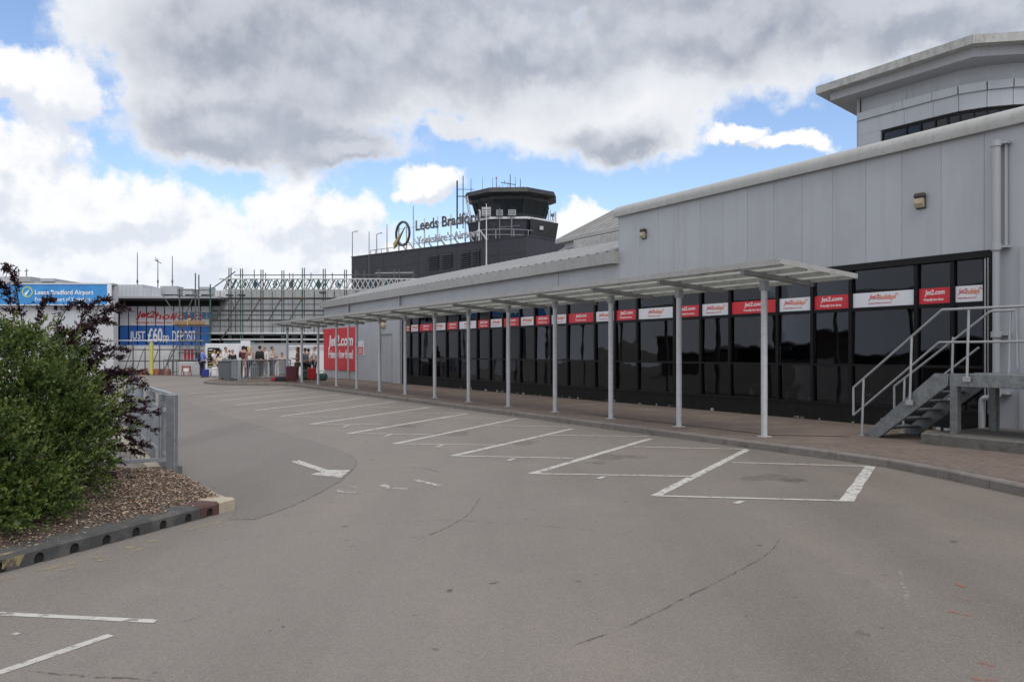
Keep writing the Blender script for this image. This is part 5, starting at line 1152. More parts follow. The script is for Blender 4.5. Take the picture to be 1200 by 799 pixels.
for p in (305, 330, 354): pole(sf, (X_(p - 1), 58.85, Z_(349.6)), (X_(p + 4), 58.85, Z_(349.6)), .07, 'scaffold_rust', 'coupler')
for p, y in ((269, 345), (283, 345), (378, 342)): part('bracket', MB().box(X_(p - 3), X_(p + 3), 58.7, 59.3, Z_(y + 2), Z_(y)), 'scaffold', sf)
for p in (312, 340, 365, 390): pole(sf, (X_(p), 58.85, Z_(330)), (X_(p), 58.85, Z_(320)), .035)
# lattice beams laid along the top
tr_ = thing('scaffold_truss', 'long green and white lattice beam resting along the top of the scaffold', 'truss', (X_(380), 58.5, Z_(340)))
yt, yb_ = 327, 339.5
for d in (58.4, 59.4):
    pole(tr_, (X_(257 if d < 59 else 268, d), d, Z_(yt, d)), (X_(497, d), d, Z_(yt, d)), .045, 'scaffold_green' if d > 59 else 'truss_white', 'chord'); pole(tr_, (X_(264, d), d, Z_(yb_, d)), (X_(493, d), d, Z_(yb_, d)), .045, 'scaffold_green' if d > 59 else 'truss_white', 'chord')
n = 38
for d in (58.4, 59.4):
    for i in range(n):
        p0 = 264 + (495 - 264) * i / n; p1 = 264 + (495 - 264) * (i + 1) / n
        mt = 'truss_white' if (d < 59 and p0 > 385) else ('scaffold_green' if (i + (d > 59)) % 3 else ('truss_white' if i % 2 else 'scaffold'))
        pole(tr_, (X_(p0, d), d, Z_(yb_, d)), (X_(p1, d), d, Z_(yt, d)), .036, mt, 'lattice_bar'); pole(tr_, (X_(p0, d), d - .03, Z_(yt, d)), (X_(p1, d), d - .03, Z_(yb_, d)), .032, mt, 'lattice_bar')
pole(tr_, (X_(275), 58.9, Z_(322.5, 58.9)), (X_(488), 58.9, Z_(322, 58.9)), .035, 'scaffold', 'guard_rail'); pole(tr_, (X_(440), 58.9, Z_(320, 58.9)), (X_(484), 58.9, Z_(319.5, 58.9)), .03, 'truss_white', 'guard_rail')
for i, p in enumerate((287, 300, 323, 342, 374, 396, 419, 436, 452.5, 469)):
    w = X_(p + 3.2) - X_(p); c_ = X_(p); zc = (Z_(yt) + Z_(yb_)) / 2; h = (Z_(yt) - Z_(yb_)) * .42
    part('infill_plate', MB().add([(c_, y, zc + h) for y in (58.85, 58.88)] + [(c_ + w, y, zc) for y in (58.85, 58.88)] + [(c_, y, zc - h) for y in (58.85, 58.88)] + [(c_ - w, y, zc) for y in (58.85, 58.88)], [(0, 2, 4, 6), (7, 5, 3, 1), (0, 1, 3, 2), (2, 3, 5, 4), (4, 5, 7, 6), (6, 7, 1, 0)]), 'scaffold_blue' if i in (1, 5, 7, 9) else 'scaffold_green', tr_)
for i in range(24):
    p0 = 262 + 9.6 * i; pole(tr_, (X_(p0, 58.9), 58.9, Z_(yb_, 58.9)), (X_(p0 + 6, 58.9), 58.9, Z_(yt, 58.9)), .04, ('scaffold_green', 'scaffold', 'scaffold_green', 'truss_white')[i % 4], 'lattice_bar')
    if i % 2: pole(tr_, (X_(p0, 58.9), 58.4, Z_(yb_, 58.9)), (X_(p0, 58.9), 59.4, Z_(yb_, 59.4)), .035, 'scaffold_green', 'cross_bar')
for p in (300, 345, 418, 428, 444, 446, 463, 469, 485): pole(tr_, (X_(p), 58.6, Z_(341)), (X_(p), 58.6, Z_(316.5 if p not in (345,) else 321)), .035, 'scaffold', 'upright')
# access tower left
sw = thing('scaffold_tower', 'scaffold access tower with a boarded platform in front of the wide banner', 'scaffolding', (X_(228, 57.3), 57.3, 0))
for d in (56.0, 57.2):
    for p, y in ((210.5, 339), (229, 320 if d < 56.5 else 345), (233, 322 if d < 56.5 else 336), (246.5, 333)):
        pole(sw, (X_(p, d), d, zg), (X_(p, d), d, Z_(y, d)), .045, 'scaffold' if p < 240 else 'scaffold_green')
    for y in (340, 347, 366, 373.5, 382, 391, 400, 413, 422, 431): pole(sw, (X_(209, d), d - .06, Z_(y, d)), (X_(248, d), d - .06, Z_(y, d)), .035)
for y in (347, 366, 382, 400): 
    for p in (210.5, 229, 246.5): pole(sw, (X_(p, 56.0), 55.9, Z_(y, 56.0) + .05), (X_(p, 57.2), 57.3, Z_(y, 57.2) + .05), .035)
pole(sw, (X_(211), 55.9, Z_(345, 57)), (X_(229), 55.9, Z_(374, 57)), .03); pole(sw, (X_(211), 55.9, Z_(438, 57)), (X_(229), 55.9, Z_(404, 57)), .035); pole(sw, (X_(236), 55.9, Z_(372, 57)), (X_(246), 55.9, Z_(350, 57)), .035); pole(sw, (X_(230), 55.95, Z_(378, 57)), (X_(240), 55.95, Z_(412, 57)), .03); pole(sw, (X_(232.5), 55.95, Z_(378, 57)), (X_(242.5), 55.95, Z_(412, 57)), .03)
for i in range(4): part('platform_board', MB().bbox(X_(210.5, 57), X_(246.5, 57), 56.04 + i * .28, 56.31 + i * .28, Z_(381.5, 57), Z_(381.5, 57) + .05, .004), 'wood', sw)
part('toe_board', MB().bbox(X_(210.5, 57), X_(246.5, 57), 55.92, 55.96, Z_(381, 57), Z_(376.5, 57), .004), 'wood', sw)
part('ladder_gate', MB().box(X_(226.5, 57), X_(227.2, 57), 55.9, 55.93, Z_(382, 57), Z_(374, 57)).box(X_(226.5, 57), X_(231, 57), 55.9, 55.931, Z_(375, 57), Z_(374, 57)), 'yellow', sw)
for p in (214, 222, 236, 242): part('blue_sheet', MB().box(X_(p, 57), X_(p + 5, 57), 57.1, 57.12, Z_(374, 57), Z_(366.5, 57)), 'scaffold_blue', sw)
# low tube frame in front of the hoarding
fr_ = thing('tube_frame', 'low steel tube bracing frame in front of the white hoarding', 'scaffolding', (X_(180, 57.0), 57.0, 0))
for p in (135.5, 156, 170, 187, 203): 
    pole(fr_, (X_(p, 57.0), 57.0, zg), (X_(p, 57.0), 57.0, Z_(399, 57.0) if p != 170 else Z_(407, 57.0)), .04); pole(fr_, (X_(p - 9, 57.0), 56.9, Z_(432, 57.0)), (X_(p - 1, 57.0), 56.9, Z_(410, 57.0)), .03)
for y, mt in ((399, 'letter_edge'), (409.5, 'scaffold'), (423, 'scaffold')): pole(fr_, (X_(135, 57.0), 56.94, Z_(y, 57.0)), (X_(238, 57.0), 56.94, Z_(y, 57.0)), .04, mt)
hr = thing('pedestrian_railing', 'dark low pedestrian railing left of the orange trestle', 'railing', G(202, 440))
for p in (192, 197, 202, 207, 211): pole(hr, (X_(p, 55.6), 55.6, 0), (X_(p, 55.6), 55.6, 1.05), .03, 'scaffold', 'post')
for z in (.25, 1.05): pole(hr, (X_(192, 55.6), 55.6, z), (X_(211, 55.6), 55.6, z), .03, 'scaffold', 'rail')
yp = thing('yellow_post', 'bright yellow marker post standing before the white hoarding', 'post', (X_(177.5, 56.2), 56.2, 0))
part('shaft', MB().bbox(X_(177.5, 56.2) - .11, X_(177.5, 56.2) + .11, 56.1, 56.3, .03, Z_(402, 56.2), .02), 'yellow', yp); part('base', MB().bbox(X_(177.5, 56.2) - .2, X_(177.5, 56.2) + .2, 56, 56.4, 0, .03, .005), 'galv_dull', yp); part('cap', MB().bbox(X_(177.5, 56.2) - .07, X_(177.5, 56.2) + .07, 56.13, 56.27, Z_(402, 56.2) + .002, Z_(402, 56.2) + .05, .01), 'yellow', yp)
random.seed(5)
for i, p in enumerate((141, 148, 155, 162.5, 169, 184, 190, 196)):
    x = X_(p, 56.6); h = random.choice((.28, .34, .42)); w = .19; t = single('barrier_block', MB().extr([(56.4, 0), (56.4, .08), (56.5, h), (56.7, h), (56.8, .08), (56.8, 0)], x - w, x + w), 'orange' if i % 3 else 'kerb_red', ['dull red barrier block at the left end of the row by the white wing', 'orange barrier block second in the row below the wide banner', 'orange barrier block third in the row below the wide banner', 'dull red barrier block fourth in the row', 'orange barrier block just left of the yellow post', 'orange barrier block just right of the yellow post', 'dull red barrier block second right of the yellow post', 'orange barrier block at the right end of the row, before the dark railing'][i], 'barrier', (x, 56.6, 0), False, 'barrier blocks lying along the hoarding')
tg = thing('orange_trestle', 'bright orange trestle barrier on the ground below the scaffold tower', 'barrier', G(218, 441))
a = D(213, 0, 54); b = D(223.5, 0, 54)
for z in (.55, .28): part('board', MB().bbox(a.x, b.x, 53.98, 54.02, z, z + .12, .006), 'orange', tg)
for x in (a.x + .05, b.x - .05): part('leg', MB().bar((x, 53.75, 0), (x, 54.0, .7), .03, 6), 'orange', tg); part('leg', MB().bar((x, 54.25, 0), (x, 54.0, .7), .03, 6), 'orange', tg)
part('panel', MB().bbox(a.x + .12, b.x - .12, 53.95, 53.975, .30, .5, .004), 'sign_white', tg)
single('concrete_block', MB().bbox(X_(211, 55), X_(236, 55), 54.7, 55.4, 0, .92, .05), 'hoarding_grey', 'grey concrete block behind the orange trestle under the poster', 'block', (X_(223, 55), 55, 0))
# building across the road behind the viewer's left, seen only as the dark skyline in the glazing
ob = thing('opposite_building', 'low dark brick building across the road, seen only mirrored in the terminal glazing', 'building', (-48, 8, 0))
part('wall', MB().box(-56, -47, -45, 42, 0, 2.45), 'brick_dark', ob); part('roof', MB().box(-56.3, -46.7, -45.3, 42.3, 2.452, 2.62), 'soffit', ob)
for i in range(14): part('window', MB().bbox(-46.99, -46.95, -40 + i * 5.6, -37.6 + i * 5.6, 1.0, 2.3, .01), 'tower_glass', ob)
# ================================================================== galvanised railing at the corner of the bed
rl = thing('guard_railing', 'galvanised pedestrian guard railing turning a corner behind the planting bed', 'railing', (RP.x, RP.y, .1))
DA = (RA - RP).normalized(); RB = Vector((-6.75, 14.6, 0)); DB = (RB - RP).normalized()
def gpost(p, h=1.08, w=.055): return part('post', MB().bbox(p.x - w, p.x + w, p.y - w, p.y + w, .02, h, .006), 'galv', rl)
gpost(RP, 1.07, .055); gpost(RP + DA * 1.02, .93, .04); gpost(RP + DA * 2.1, .93, .04); 
for k in (.75, 2.1, 3.6, 5.0): gpost(RP + DB * k, 1.05, .05)
o1 = DA * .06
part('top_rail', MB().rbar(RP + o1 + Vector((0, 0, .885)), RP + DA * 2.1 + Vector((0, 0, .885)), .05, .045), 'galv', rl); part('bottom_rail', MB().rbar(RP + o1 + Vector((0, 0, .27)), RP + DA * 2.1 + Vector((0, 0, .27)), .05, .045), 'galv', rl)
for i in range(1, 19): p = RP + DA * (i * .112 + .02); part('bar', MB().bar(p + Vector((0, 0, .29)), p + Vector((0, 0, .866)), .0085, 6), 'galv', rl)
o2 = DB * .06
for z in (1.06, .845, .27): part('rail', MB().rbar(RP + o2 + Vector((0, 0, z)), RP + DB * 5.0 + Vector((0, 0, z)), .055, .045), 'galv', rl)
for i in range(1, 44): p = RP + DB * (i * .113 + .02); part('bar', MB().bar(p + Vector((0, 0, .29)), p + Vector((0, 0, .826)), .0095, 6), 'galv', rl)
# low concrete upstand under the front run and the buff edging below the far run
def upstand(p, q, w, z, mt, nm):
    d = (q - p).normalized(); n = Vector((-d.y, d.x, 0)) * w / 2; return part(nm, MB().prism([(v.x, v.y) for v in (p + n, q + n, q - n, p - n)], -.03, z), mt, planting_bed)
upstand(RP - DA * .02 + Vector((.05, .12, 0)), RP + DA * 3.2 + Vector((.0, .12, 0)), .14, .17, 'concrete', 'upstand')
upstand(RP + DB * .15 + Vector((-.16, 0, 0)), RP + DB * 5.2 + Vector((-.16, 0, 0)), .16, .12, 'kerb_cream', 'edging_kerb')
part('resurfaced_patch', MB().ngon([(p.x, p.y, .0021) for p in (RP + DB * .1 + Vector((-.3, .1, 0)), RP + DB * 5.3 + Vector((-.3, 0, 0)), Vector((-14, 14.5, 0)), Vector((-14, 9, 0)), RP + DA * 3 + Vector((0, .2, 0)))]), 'asphalt_new', road)

# ================================================================== shrubs: stems, side shoots and thousands of small leaves
def leaf_mesh(name, mt, pos, dirs, size, tone, width=.45, rng=RNG):
    n = len(pos); d = dirs / np.linalg.norm(dirs, axis=1, keepdims=True)
    r = rng.normal(size=(n, 3)); s = np.cross(d, r); s /= np.linalg.norm(s, axis=1, keepdims=True); nn = np.cross(s, d)
    L = size[:, None]; tip = pos + d * L + nn * L * .12; mid = pos + d * L * .48
    vs = np.stack([pos, mid + s * L * width / 2 - nn * L * .06, tip, mid - s * L * width / 2 - nn * L * .06], 1).reshape(-1, 3)
    me = bpy.data.meshes.new(name); me.vertices.add(4 * n); me.vertices.foreach_set('co', vs.ravel()); me.loops.add(4 * n); me.loops.foreach_set('vertex_index', np.arange(4 * n, dtype=np.int32))
    me.polygons.add(n); me.polygons.foreach_set('loop_start', np.arange(0, 4 * n, 4, dtype=np.int32)); me.polygons.foreach_set('loop_total', np.full(n, 4, dtype=np.int32)); me.update(calc_edges=True)
    at = me.attributes.new('tone', 'FLOAT', 'FACE'); at.data.foreach_set('value', np.clip(tone, 0, 1).astype(np.float32)); me.materials.append(M[mt]); return me
def sprays(starts, dirs, length, per, leaf, rng, droop=.25, jit=.5, tone=None):
    """leaves set alternately along curving shoots"""
    P, Dd, S, T = [], [], [], []
    for k in range(len(starts)):
        p = starts[k]; d = dirs[k] / np.linalg.norm(dirs[k]); L = length[k]; n = per; side = np.cross(d, rng.normal(size=3)); side /= np.linalg.norm(side); t0 = rng.uniform(0, .6) if tone is None else tone[k]
        for i in range(n):
            t = (i + .5) / n; q = p + d * L * t + np.array([0, 0, -droop * L * t * t]); ang = i * 2.4
            o = np.cross(d, side); w = side * math.cos(ang) + o * math.sin(ang)
            P.append(q); Dd.append(w + d * (.9 + t) + rng.normal(size=3) * jit * .4); S.append(leaf * rng.uniform(.65, 1.25) * (1 - .3 * t)); T.append(t0 + .45 * t + rng.normal() * .12)  # lighter towards the shoot tip: highlights put into the leaf tone
    return np.array(P), np.array(Dd), np.array(S), np.array(T)
gs = thing('green_shrub', 'dense bright green leafy shrub filling the front of the planting bed', 'shrub', (-4.9, 7.9, .1))
ELL = [((-5.35, 8.1, .95), (1.35, 1.1, .88), 640), ((-4.55, 7.35, .55), (.72, .85, .55), 300), ((-4.52, 8.05, 1.05), (.58, .6, .50), 230), ((-5.05, 8.2, 1.62), (.55, .6, .27), 160), ((-4.25, 7.15, .38), (.50, .6, .32), 170),
       ((-4.3, 7.95, .75), (.52, .6, .45), 180), ((-4.75, 7.0, .6), (.8, .6, .55), 230), ((-5.4, 7.2, 1.0), (1.0, .8, .9), 300), ((-4.15, 7.75, .42), (.42, .45, .3), 120), ((-4.4, 6.6, .30), (.62, .55, .28), 190), ((-4.08, 7.0, .28), (.40, .5, .24), 130)]
ST, DI, LE, TO = [], [], [], []
for c, r, n in ELL:
    for _ in range(int(n * 2.3)):
        v = RNG.normal(size=3); v /= np.linalg.norm(v)
        if v[2] < -.55: v[2] *= -1
        if v[1] > .55 and RNG.random() < .6: v[1] *= -1
        lump = 1 + .17 * math.sin(6 * v[0] + 4 * v[2] + c[0] * 9) + .14 * math.sin(11 * v[1] + 9 * v[2] + c[1] * 5)
        if math.sin(17 * v[0] + 5 * c[1]) * math.sin(15 * v[2] + 11 * v[1]) > .35 and RNG.random() < .75: continue
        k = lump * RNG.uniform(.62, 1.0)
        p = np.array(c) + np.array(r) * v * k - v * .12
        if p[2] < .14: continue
        ST.append(p); DI.append(v * .8 + np.array([0, 0, .55]) + RNG.normal(size=3) * .35); LE.append(RNG.uniform(.14, .30)); TO.append(RNG.uniform(0, .35) + .25 * (k / lump - .6) / .4 * RNG.random())  # inner shoots darker, outer ones lighter: shade inside the shrub put into leaf tone
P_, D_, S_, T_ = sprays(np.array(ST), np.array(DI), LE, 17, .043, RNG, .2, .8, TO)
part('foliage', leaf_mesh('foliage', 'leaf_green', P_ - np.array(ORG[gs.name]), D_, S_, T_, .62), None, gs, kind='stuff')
sm = MB(); random.seed(3)
for i in range(26):
    a = random.uniform(0, 6.28); b0 = Vector((-5.0 + .25 * math.cos(a), 7.9 + .25 * math.sin(a), .08)); tip = Vector(random.choice(ELL)[0]) + Vector((random.uniform(-.5, .5), random.uniform(-.4, .4), random.uniform(0, .5))); mid = b0.lerp(tip, .5) + Vector((0, 0, .18)); sm.bar(b0, mid, .02, 6, .013); sm.bar(mid, tip, .013, 6, .004)
part('stem', sm, 'bark', gs)
pu = thing('purple_shrub', 'dark purple leaved shrub with long arching branches behind the green shrub', 'shrub', (-5.0, 9.0, .1))
tips = [(6, 315, 9.0), (60, 352, 8.7), (82, 390, 8.9), (100, 358, 9.3), (128, 352, 9.4), (141, 365, 9.5), (152, 362, 9.6), (108, 385, 9.2), (130, 378, 9.4),
        (122, 402, 9.3), (140, 418, 9.3), (148, 438, 9.4), (160, 444, 9.5), (172, 452, 9.3), (184, 484, 9.2), (176, 470, 9.4), (181, 503, 9.2), (173, 522, 9.0), (166, 480, 9.3), (158, 505, 9.1), (150, 465, 9.3), (160, 492, 9.1), (152, 514, 8.9), (166, 530, 8.9), (140, 540, 8.7), (132, 558, 8.6), (120, 470, 9.0), (134, 500, 8.9), (168, 436, 9.8), (150, 410, 9.8),
        (60, 420, 8.8), (90, 430, 9.0), (105, 450, 9.0), (0, 335, 8.7), (92, 408, 9.0), (112, 425, 9.1), (72, 445, 8.9), (125, 440, 9.2), (118, 415, 9.0), (100, 470, 8.8), (86, 395, 8.9), (128, 455, 8.9)]
ST, DI, LE, TO = [], [], [], []; sm = MB()
for i, (px, py, d) in enumerate(tips):
    tip = D(px, py, d); base = Vector((-5.15 + random.uniform(-.25, .25), 9.0 + random.uniform(-.2, .2), .15)); ctrl = Vector(((base.x + tip.x) / 2 - .1, (base.y + tip.y) / 2, max(base.z, tip.z) + random.uniform(.05, .35)))
    Q = [base.lerp(ctrl, t).lerp(ctrl.lerp(tip, t), t) for t in [k / 14 for k in range(15)]]
    for k in range(14): sm.bar(Q[k], Q[k + 1], .012 * (1 - k / 16), 5, .012 * (1 - (k + 1) / 16), False)
    for k in range(84):
        t = random.uniform(.42, 1.0); f = t * 14; j = min(13, int(f)); q = Q[j].lerp(Q[j + 1], f - j); dd = (Q[j + 1] - Q[j]).normalized()
        spread = .75 - .6 * max(0, (t - .6) / .4)
        v = dd * .5 + Vector((random.gauss(0, 1), random.gauss(0, 1), random.gauss(.2, .8))) * spread
        ST.append(np.array(q) + RNG.normal(size=3) * .012); DI.append(np.array(v)); LE.append(random.uniform(.05, .16) * (1.15 - .6 * t)); TO.append(random.uniform(0, .5))
P_, D_, S_, T_ = sprays(np.array(ST), np.array(DI), LE, 8, .034, RNG, .1, .9, TO)
part('foliage', leaf_mesh('foliage', 'leaf_purple', P_ - np.array(ORG[pu.name]), D_, S_, T_, .6), None, pu, kind='stuff'); part('stem', sm, 'bark', pu)

# ================================================================== crowd barriers round the end of the pavement
BZ = KH
cb0 = Vector((-13.35, 40.4, BZ))
def barrier(p, q, lab, bars, top=1.05):
    t = thing('crowd_barrier', lab, 'barrier', p, False, 'grey crowd barriers'); d = (q - p); L = d.length; d.normalize()
    Z = lambda z: Vector((0, 0, z))
    part('frame', MB().bar(p + Z(0.0), p + Z(top), .032, 8).bar(q + Z(0.0), q + Z(top), .032, 8).bar(p + Z(top), q + Z(top), .03, 8).bar(p + Z(.16), q + Z(.16), .026, 8), 'galv', t, True)
    for i in range(1, bars): part('bar', MB().bar(p + d * L * i / bars + Z(.16), p + d * L * i / bars + Z(top), .018, 6), 'galv', t)
    n = Vector((-d.y, d.x, 0)) * .25
    for c in (p + d * .15, q - d * .15): part('foot', MB().rbar(c - n + Z(.02), c + n + Z(.02), .06, .03), 'galv', t)
    return t
cA = Vector((-15.7, 44.8, BZ)); cM = cb0.lerp(cA, .5)
barrier(cb0 + (cM - cb0) * .02, cM - (cM - cb0) * .02, 'grey crowd barrier panel nearest the road, before the grey bins', 14); barrier(cM, cA, 'grey crowd barrier panel running back from the corner behind the white shirted walker', 14)
cB = Vector((-12.35, 42.7, BZ)); cC = Vector((-11.75, 43.3, BZ))
barrier(cb0 + Vector((.05, .05, 0)), cB, 'long grey crowd barrier in front of the blonde woman and the queue', 17); t = barrier(cB + Vector((.04, .04, 0)), cC + Vector((.1, .1, 0)), 'short grey crowd barrier beside the first canopy post, with a sheet on it', 6)
part('sheet', MB().add([tuple(v) for v in (cB + Vector((.25, .2, .2)), cC + Vector((0, 0, .2)), cC + Vector((0, 0, 1.0)), cB + Vector((.25, .2, 1.0)))] + [tuple(v + Vector((-.01, .012, 0))) for v in (cB + Vector((.25, .2, .2)), cC + Vector((0, 0, .2)), cC + Vector((0, 0, 1.0)), cB + Vector((.25, .2, 1.0)))], [(0, 1, 2, 3), (7, 6, 5, 4), (0, 4, 5, 1), (1, 5, 6, 2), (2, 6, 7, 3), (3, 7, 4, 0)]), 'tarpaulin', t)

# ================================================================== people
def skin_obj(name, verts, edges, mt, parent, sub=1, flat=None, root=0):
    me = bpy.data.meshes.new(name); me.from_pydata([v[0] for v in verts], edges, []); me.materials.append(M[mt])
    o = bpy.data.objects.new(name, me); COL.objects.link(o); o.parent = parent; ORG[o.name] = ORG[parent.name]
    md = o.modifiers.new('Skin', 'SKIN'); md.use_smooth_shade = True
    sv = me.skin_vertices[0].data
    for i, v in enumerate(verts):
        r = v[1]; sv[i].radius = r if isinstance(r, tuple) else (r, r); sv[i].use_root = (i == root)
    s = o.modifiers.new('Subdivision', 'SUBSURF'); s.levels = sub; s.render_levels = sub
    return o
def person(lab, x, y, face, h, top, legs, hair, skin='skin', sleeve='short', shorts=False, longhair=False, pose='stand', arms='down', shoes='shoe_dark', z=KH, build=1.0, group=None):
    t = thing('person', lab, 'person', (x, y, z)); t.rotation_euler = (0, 0, face); k = h / 1.75; ORG[t.name] = Vector((0, 0, 0))
    w = build; J = {}
    def j(n, p, r): J[n] = ((p[0] * k, p[1] * k, p[2] * k), (r[0] * k, r[1] * k) if isinstance(r, tuple) else r * k)
    j('pelvis', (0, 0, .95), (.135 * w, .10 * w)); j('waist', (0, 0, 1.10), (.125 * w, .095 * w)); j('chest', (0, .0, 1.30), (.15 * w, .105 * w)); j('collar', (0, .0, 1.44), (.10, .07)); j('neck', (0, -.012, 1.515), .05)
    j('jaw', (0, -.022, 1.585), (.058, .066)); j('brow', (0, -.018, 1.665), (.074, .088)); j('crown', (0, -.008, 1.725), (.055, .065)); j('nose', (0, -.118, 1.635), .011); j('earL', (-.082, -.008, 1.64), .012); j('earR', (.082, -.008, 1.64), .012)
    for s, n in ((-1, 'L'), (1, 'R')):
        j('sho' + n, (s * .175 * (.9 + .1 * w), 0, 1.415), .062)
        a = arms if isinstance(arms, str) else arms[0 if s < 0 else 1]
        if a == 'down': el, wr, hd, fd = (s * .225, .02, 1.14), (s * .235, -.05, .90), (s * .235, -.07, .835), Vector((0, -.15, -1))
        elif a == 'hold': el, wr, hd, fd = (s * .22, -.01, 1.14), (s * .12, -.24, 1.17), (s * .085, -.30, 1.19), Vector((-s * .5, -1, .2))
        elif a == 'back': el, wr, hd, fd = (s * .23, .12, 1.17), (s * .25, .20, .96), (s * .25, .23, .90), Vector((0, .3, -1))
        elif a == 'fore': el, wr, hd, fd = (s * .22, -.08, 1.15), (s * .20, -.28, 1.02), (s * .19, -.34, 1.0), Vector((0, -1, -.2))
        elif a == 'face': el, wr, hd, fd = (s * .22, -.10, 1.18), (s * .13, -.20, 1.42), (s * .10, -.19, 1.49), Vector((-s * .2, .1, 1))
        j('elb' + n, el, .044); j('wri' + n, wr, (.028, .024)); j('palm' + n, hd, (.036, .018))
        fd.normalize(); side = Vector((0, 1, 0)) if abs(fd.z) > .6 else Vector((1, 0, 0)); out_ = Vector(hd)
        for q, (o_, ln) in enumerate(((-.027, .060), (-.009, .072), (.009, .070), (.026, .055))):
            b = out_ + fd * .03 + side * o_; m = b + fd * ln * .55; e = m + (fd + Vector((-s * .4, -.25, 0))).normalized() * ln * .5
            j(f'f{q}a{n}', b, .0085); j(f'f{q}b{n}', m, .008); j(f'f{q}c{n}', e, .0065)
        tb_ = out_ - fd * .005 - side * .034; j('tha' + n, tb_, .010); j('thb' + n, tb_ - side * .022 + fd * .035, .008)
    st = {'stand': ((.0, .0), (.0, .0)), 'walk': ((-.26, -.40), (.20, .36)), 'walkb': ((.16, .30), (-.22, -.34)), 'ease': ((-.03, -.05), (.02, .03))}[pose]
    for s, n, (ky, ay) in ((-1, 'L', st[0]), (1, 'R', st[1])):
        j('hip' + n, (s * .088, 0, .90), .088 * w); j('kne' + n, (s * .095, ky - .015, .50), .058 * w)
        lift = .0 if abs(ay) < .1 or ay < 0 else .05
        j('ank' + n, (s * .095, ay + .02, .095 + lift), .04); j('toe' + n, (s * .105, ay - .13, .045 + lift * .3), (.04, .03))
    E = [('pelvis', 'waist'), ('waist', 'chest'), ('chest', 'collar'), ('collar', 'neck'), ('neck', 'jaw'), ('jaw', 'brow'), ('brow', 'crown'), ('brow', 'nose'), ('brow', 'earL'), ('brow', 'earR')]
    for n in 'LR':
        E += [('collar', 'sho' + n), ('sho' + n, 'elb' + n), ('elb' + n, 'wri' + n), ('wri' + n, 'palm' + n), ('pelvis', 'hip' + n), ('hip' + n, 'kne' + n), ('kne' + n, 'ank' + n), ('ank' + n, 'toe' + n), ('palm' + n, 'tha' + n), ('tha' + n, 'thb' + n)]
        for q in range(4): E += [('palm' + n, f'f{q}a{n}'), (f'f{q}a{n}', f'f{q}b{n}'), (f'f{q}b{n}', f'f{q}c{n}')]
    def build_(name, edges, mt, grow, repl={}, sub=1):
        ns = []; 
        for a, b in edges:
            for q in (a, b):
                if q not in ns: ns.append(q)
        V_ = []
        for q in ns:
            p, r = repl.get(q, J.get(q)); r = tuple(c + grow for c in r) if isinstance(r, tuple) else (r + grow, r + grow); V_.append((p, r))
        return skin_obj(name, V_, [(ns.index(a), ns.index(b)) for a, b in edges], mt, t, sub)
    build_('body', E, skin, 0)
    te = [('pelvis', 'waist'), ('waist', 'chest'), ('chest', 'collar')]; rp = {}
    for n in 'LR':
        te += [('collar', 'sho' + n)]
        if sleeve == 'long': te += [('sho' + n, 'elb' + n), ('elb' + n, 'wri' + n)]
        elif sleeve == 'short':
            a, b = Vector(J['sho' + n][0]), Vector(J['elb' + n][0]); rp['slv' + n] = (tuple(a.lerp(b, .72)), .056 * k); te += [('sho' + n, 'slv' + n)]
    build_('top', te, top, .016 * k, rp)
    le = []; rp = {}
    for n in 'LR':
        le += [('pelvis', 'hip' + n)]
        if shorts: rp['end' + n] = (tuple(Vector(J['hip' + n][0]).lerp(Vector(J['kne' + n][0]), .92)), .078 * k); le += [('hip' + n, 'end' + n)]
        else: le += [('hip' + n, 'kne' + n), ('kne' + n, 'ank' + n)]
    build_('shorts' if shorts else 'trousers', le, legs, .017 * k, rp)
    for n in 'LR': build_('shoe', [('ank' + n, 'toe' + n)], shoes, .012 * k, {'ank' + n: ((J['ank' + n][0][0], J['ank' + n][0][1], J['ank' + n][0][2] - .035 * k), .042 * k)})
    hm = MB(); bm = bmesh.new(); bmesh.ops.create_uvsphere(bm, u_segments=12, v_segments=8, radius=1)
    bmesh.ops.delete(bm, geom=[v for v in bm.verts if v.co.z < -.15 and v.co.y < .25 or (v.co.y < -.72 and v.co.z < .45)], context='VERTS')
    hm.bm(bm, Matrix.Translation((0, .004 * k, 1.675 * k)) @ Matrix.Diagonal((.092 * k, .108 * k, .098 * k, 1)))
    if longhair:
        hm.add([(sx * k, y * k, z * k) for z, w_ in ((1.72, .07), (1.60, .098), (1.45, .10), (1.30, .07)) for sx, y in ((-w_, .03), (-w_ * .6, .10), (w_ * .6, .10), (w_, .03))], [(4 * r + c, 4 * r + c + 1, 4 * r + c + 5, 4 * r + c + 4) for r in range(3) for c in range(3)])
    o = part('hair', hm, hair, t, True); s = o.modifiers.new('Solid', 'SOLIDIFY'); s.thickness = .012
    part('eyes', MB().ell((-.03 * k, -.098 * k, 1.655 * k), (.011 * k, .006 * k, .007 * k), 6, 4).ell((.03 * k, -.098 * k, 1.655 * k), (.011 * k, .006 * k, .007 * k), 6, 4), 'eye', t); part('mouth', MB().ell((0, -.083 * k, 1.585 * k), (.024 * k, .008 * k, .006 * k), 8, 4), 'lip', t)
    return t
def at(px, py, z=KH): p = G(px, py, z); return p.x, p.y
R_ = math.radians
x, y = at(237, 442, 0); person('man in a blue shirt and navy trousers beside a blue trolley case', x, y, R_(150), 1.80, 'blue_shirt', 'navy', 'hair_grey', arms=('fore', 'back'), sleeve='long', z=0, build=1.15, pose='ease')
x, y = at(251, 441.5, 0); person('person in a white top and beige shorts striding with a black rucksack', x, y, R_(75), 1.76, 'white_cloth', 'beige', 'hair_dark', shorts=True, pose='walk', z=0, arms=('fore', 'back'), shoes='shoe_dark')
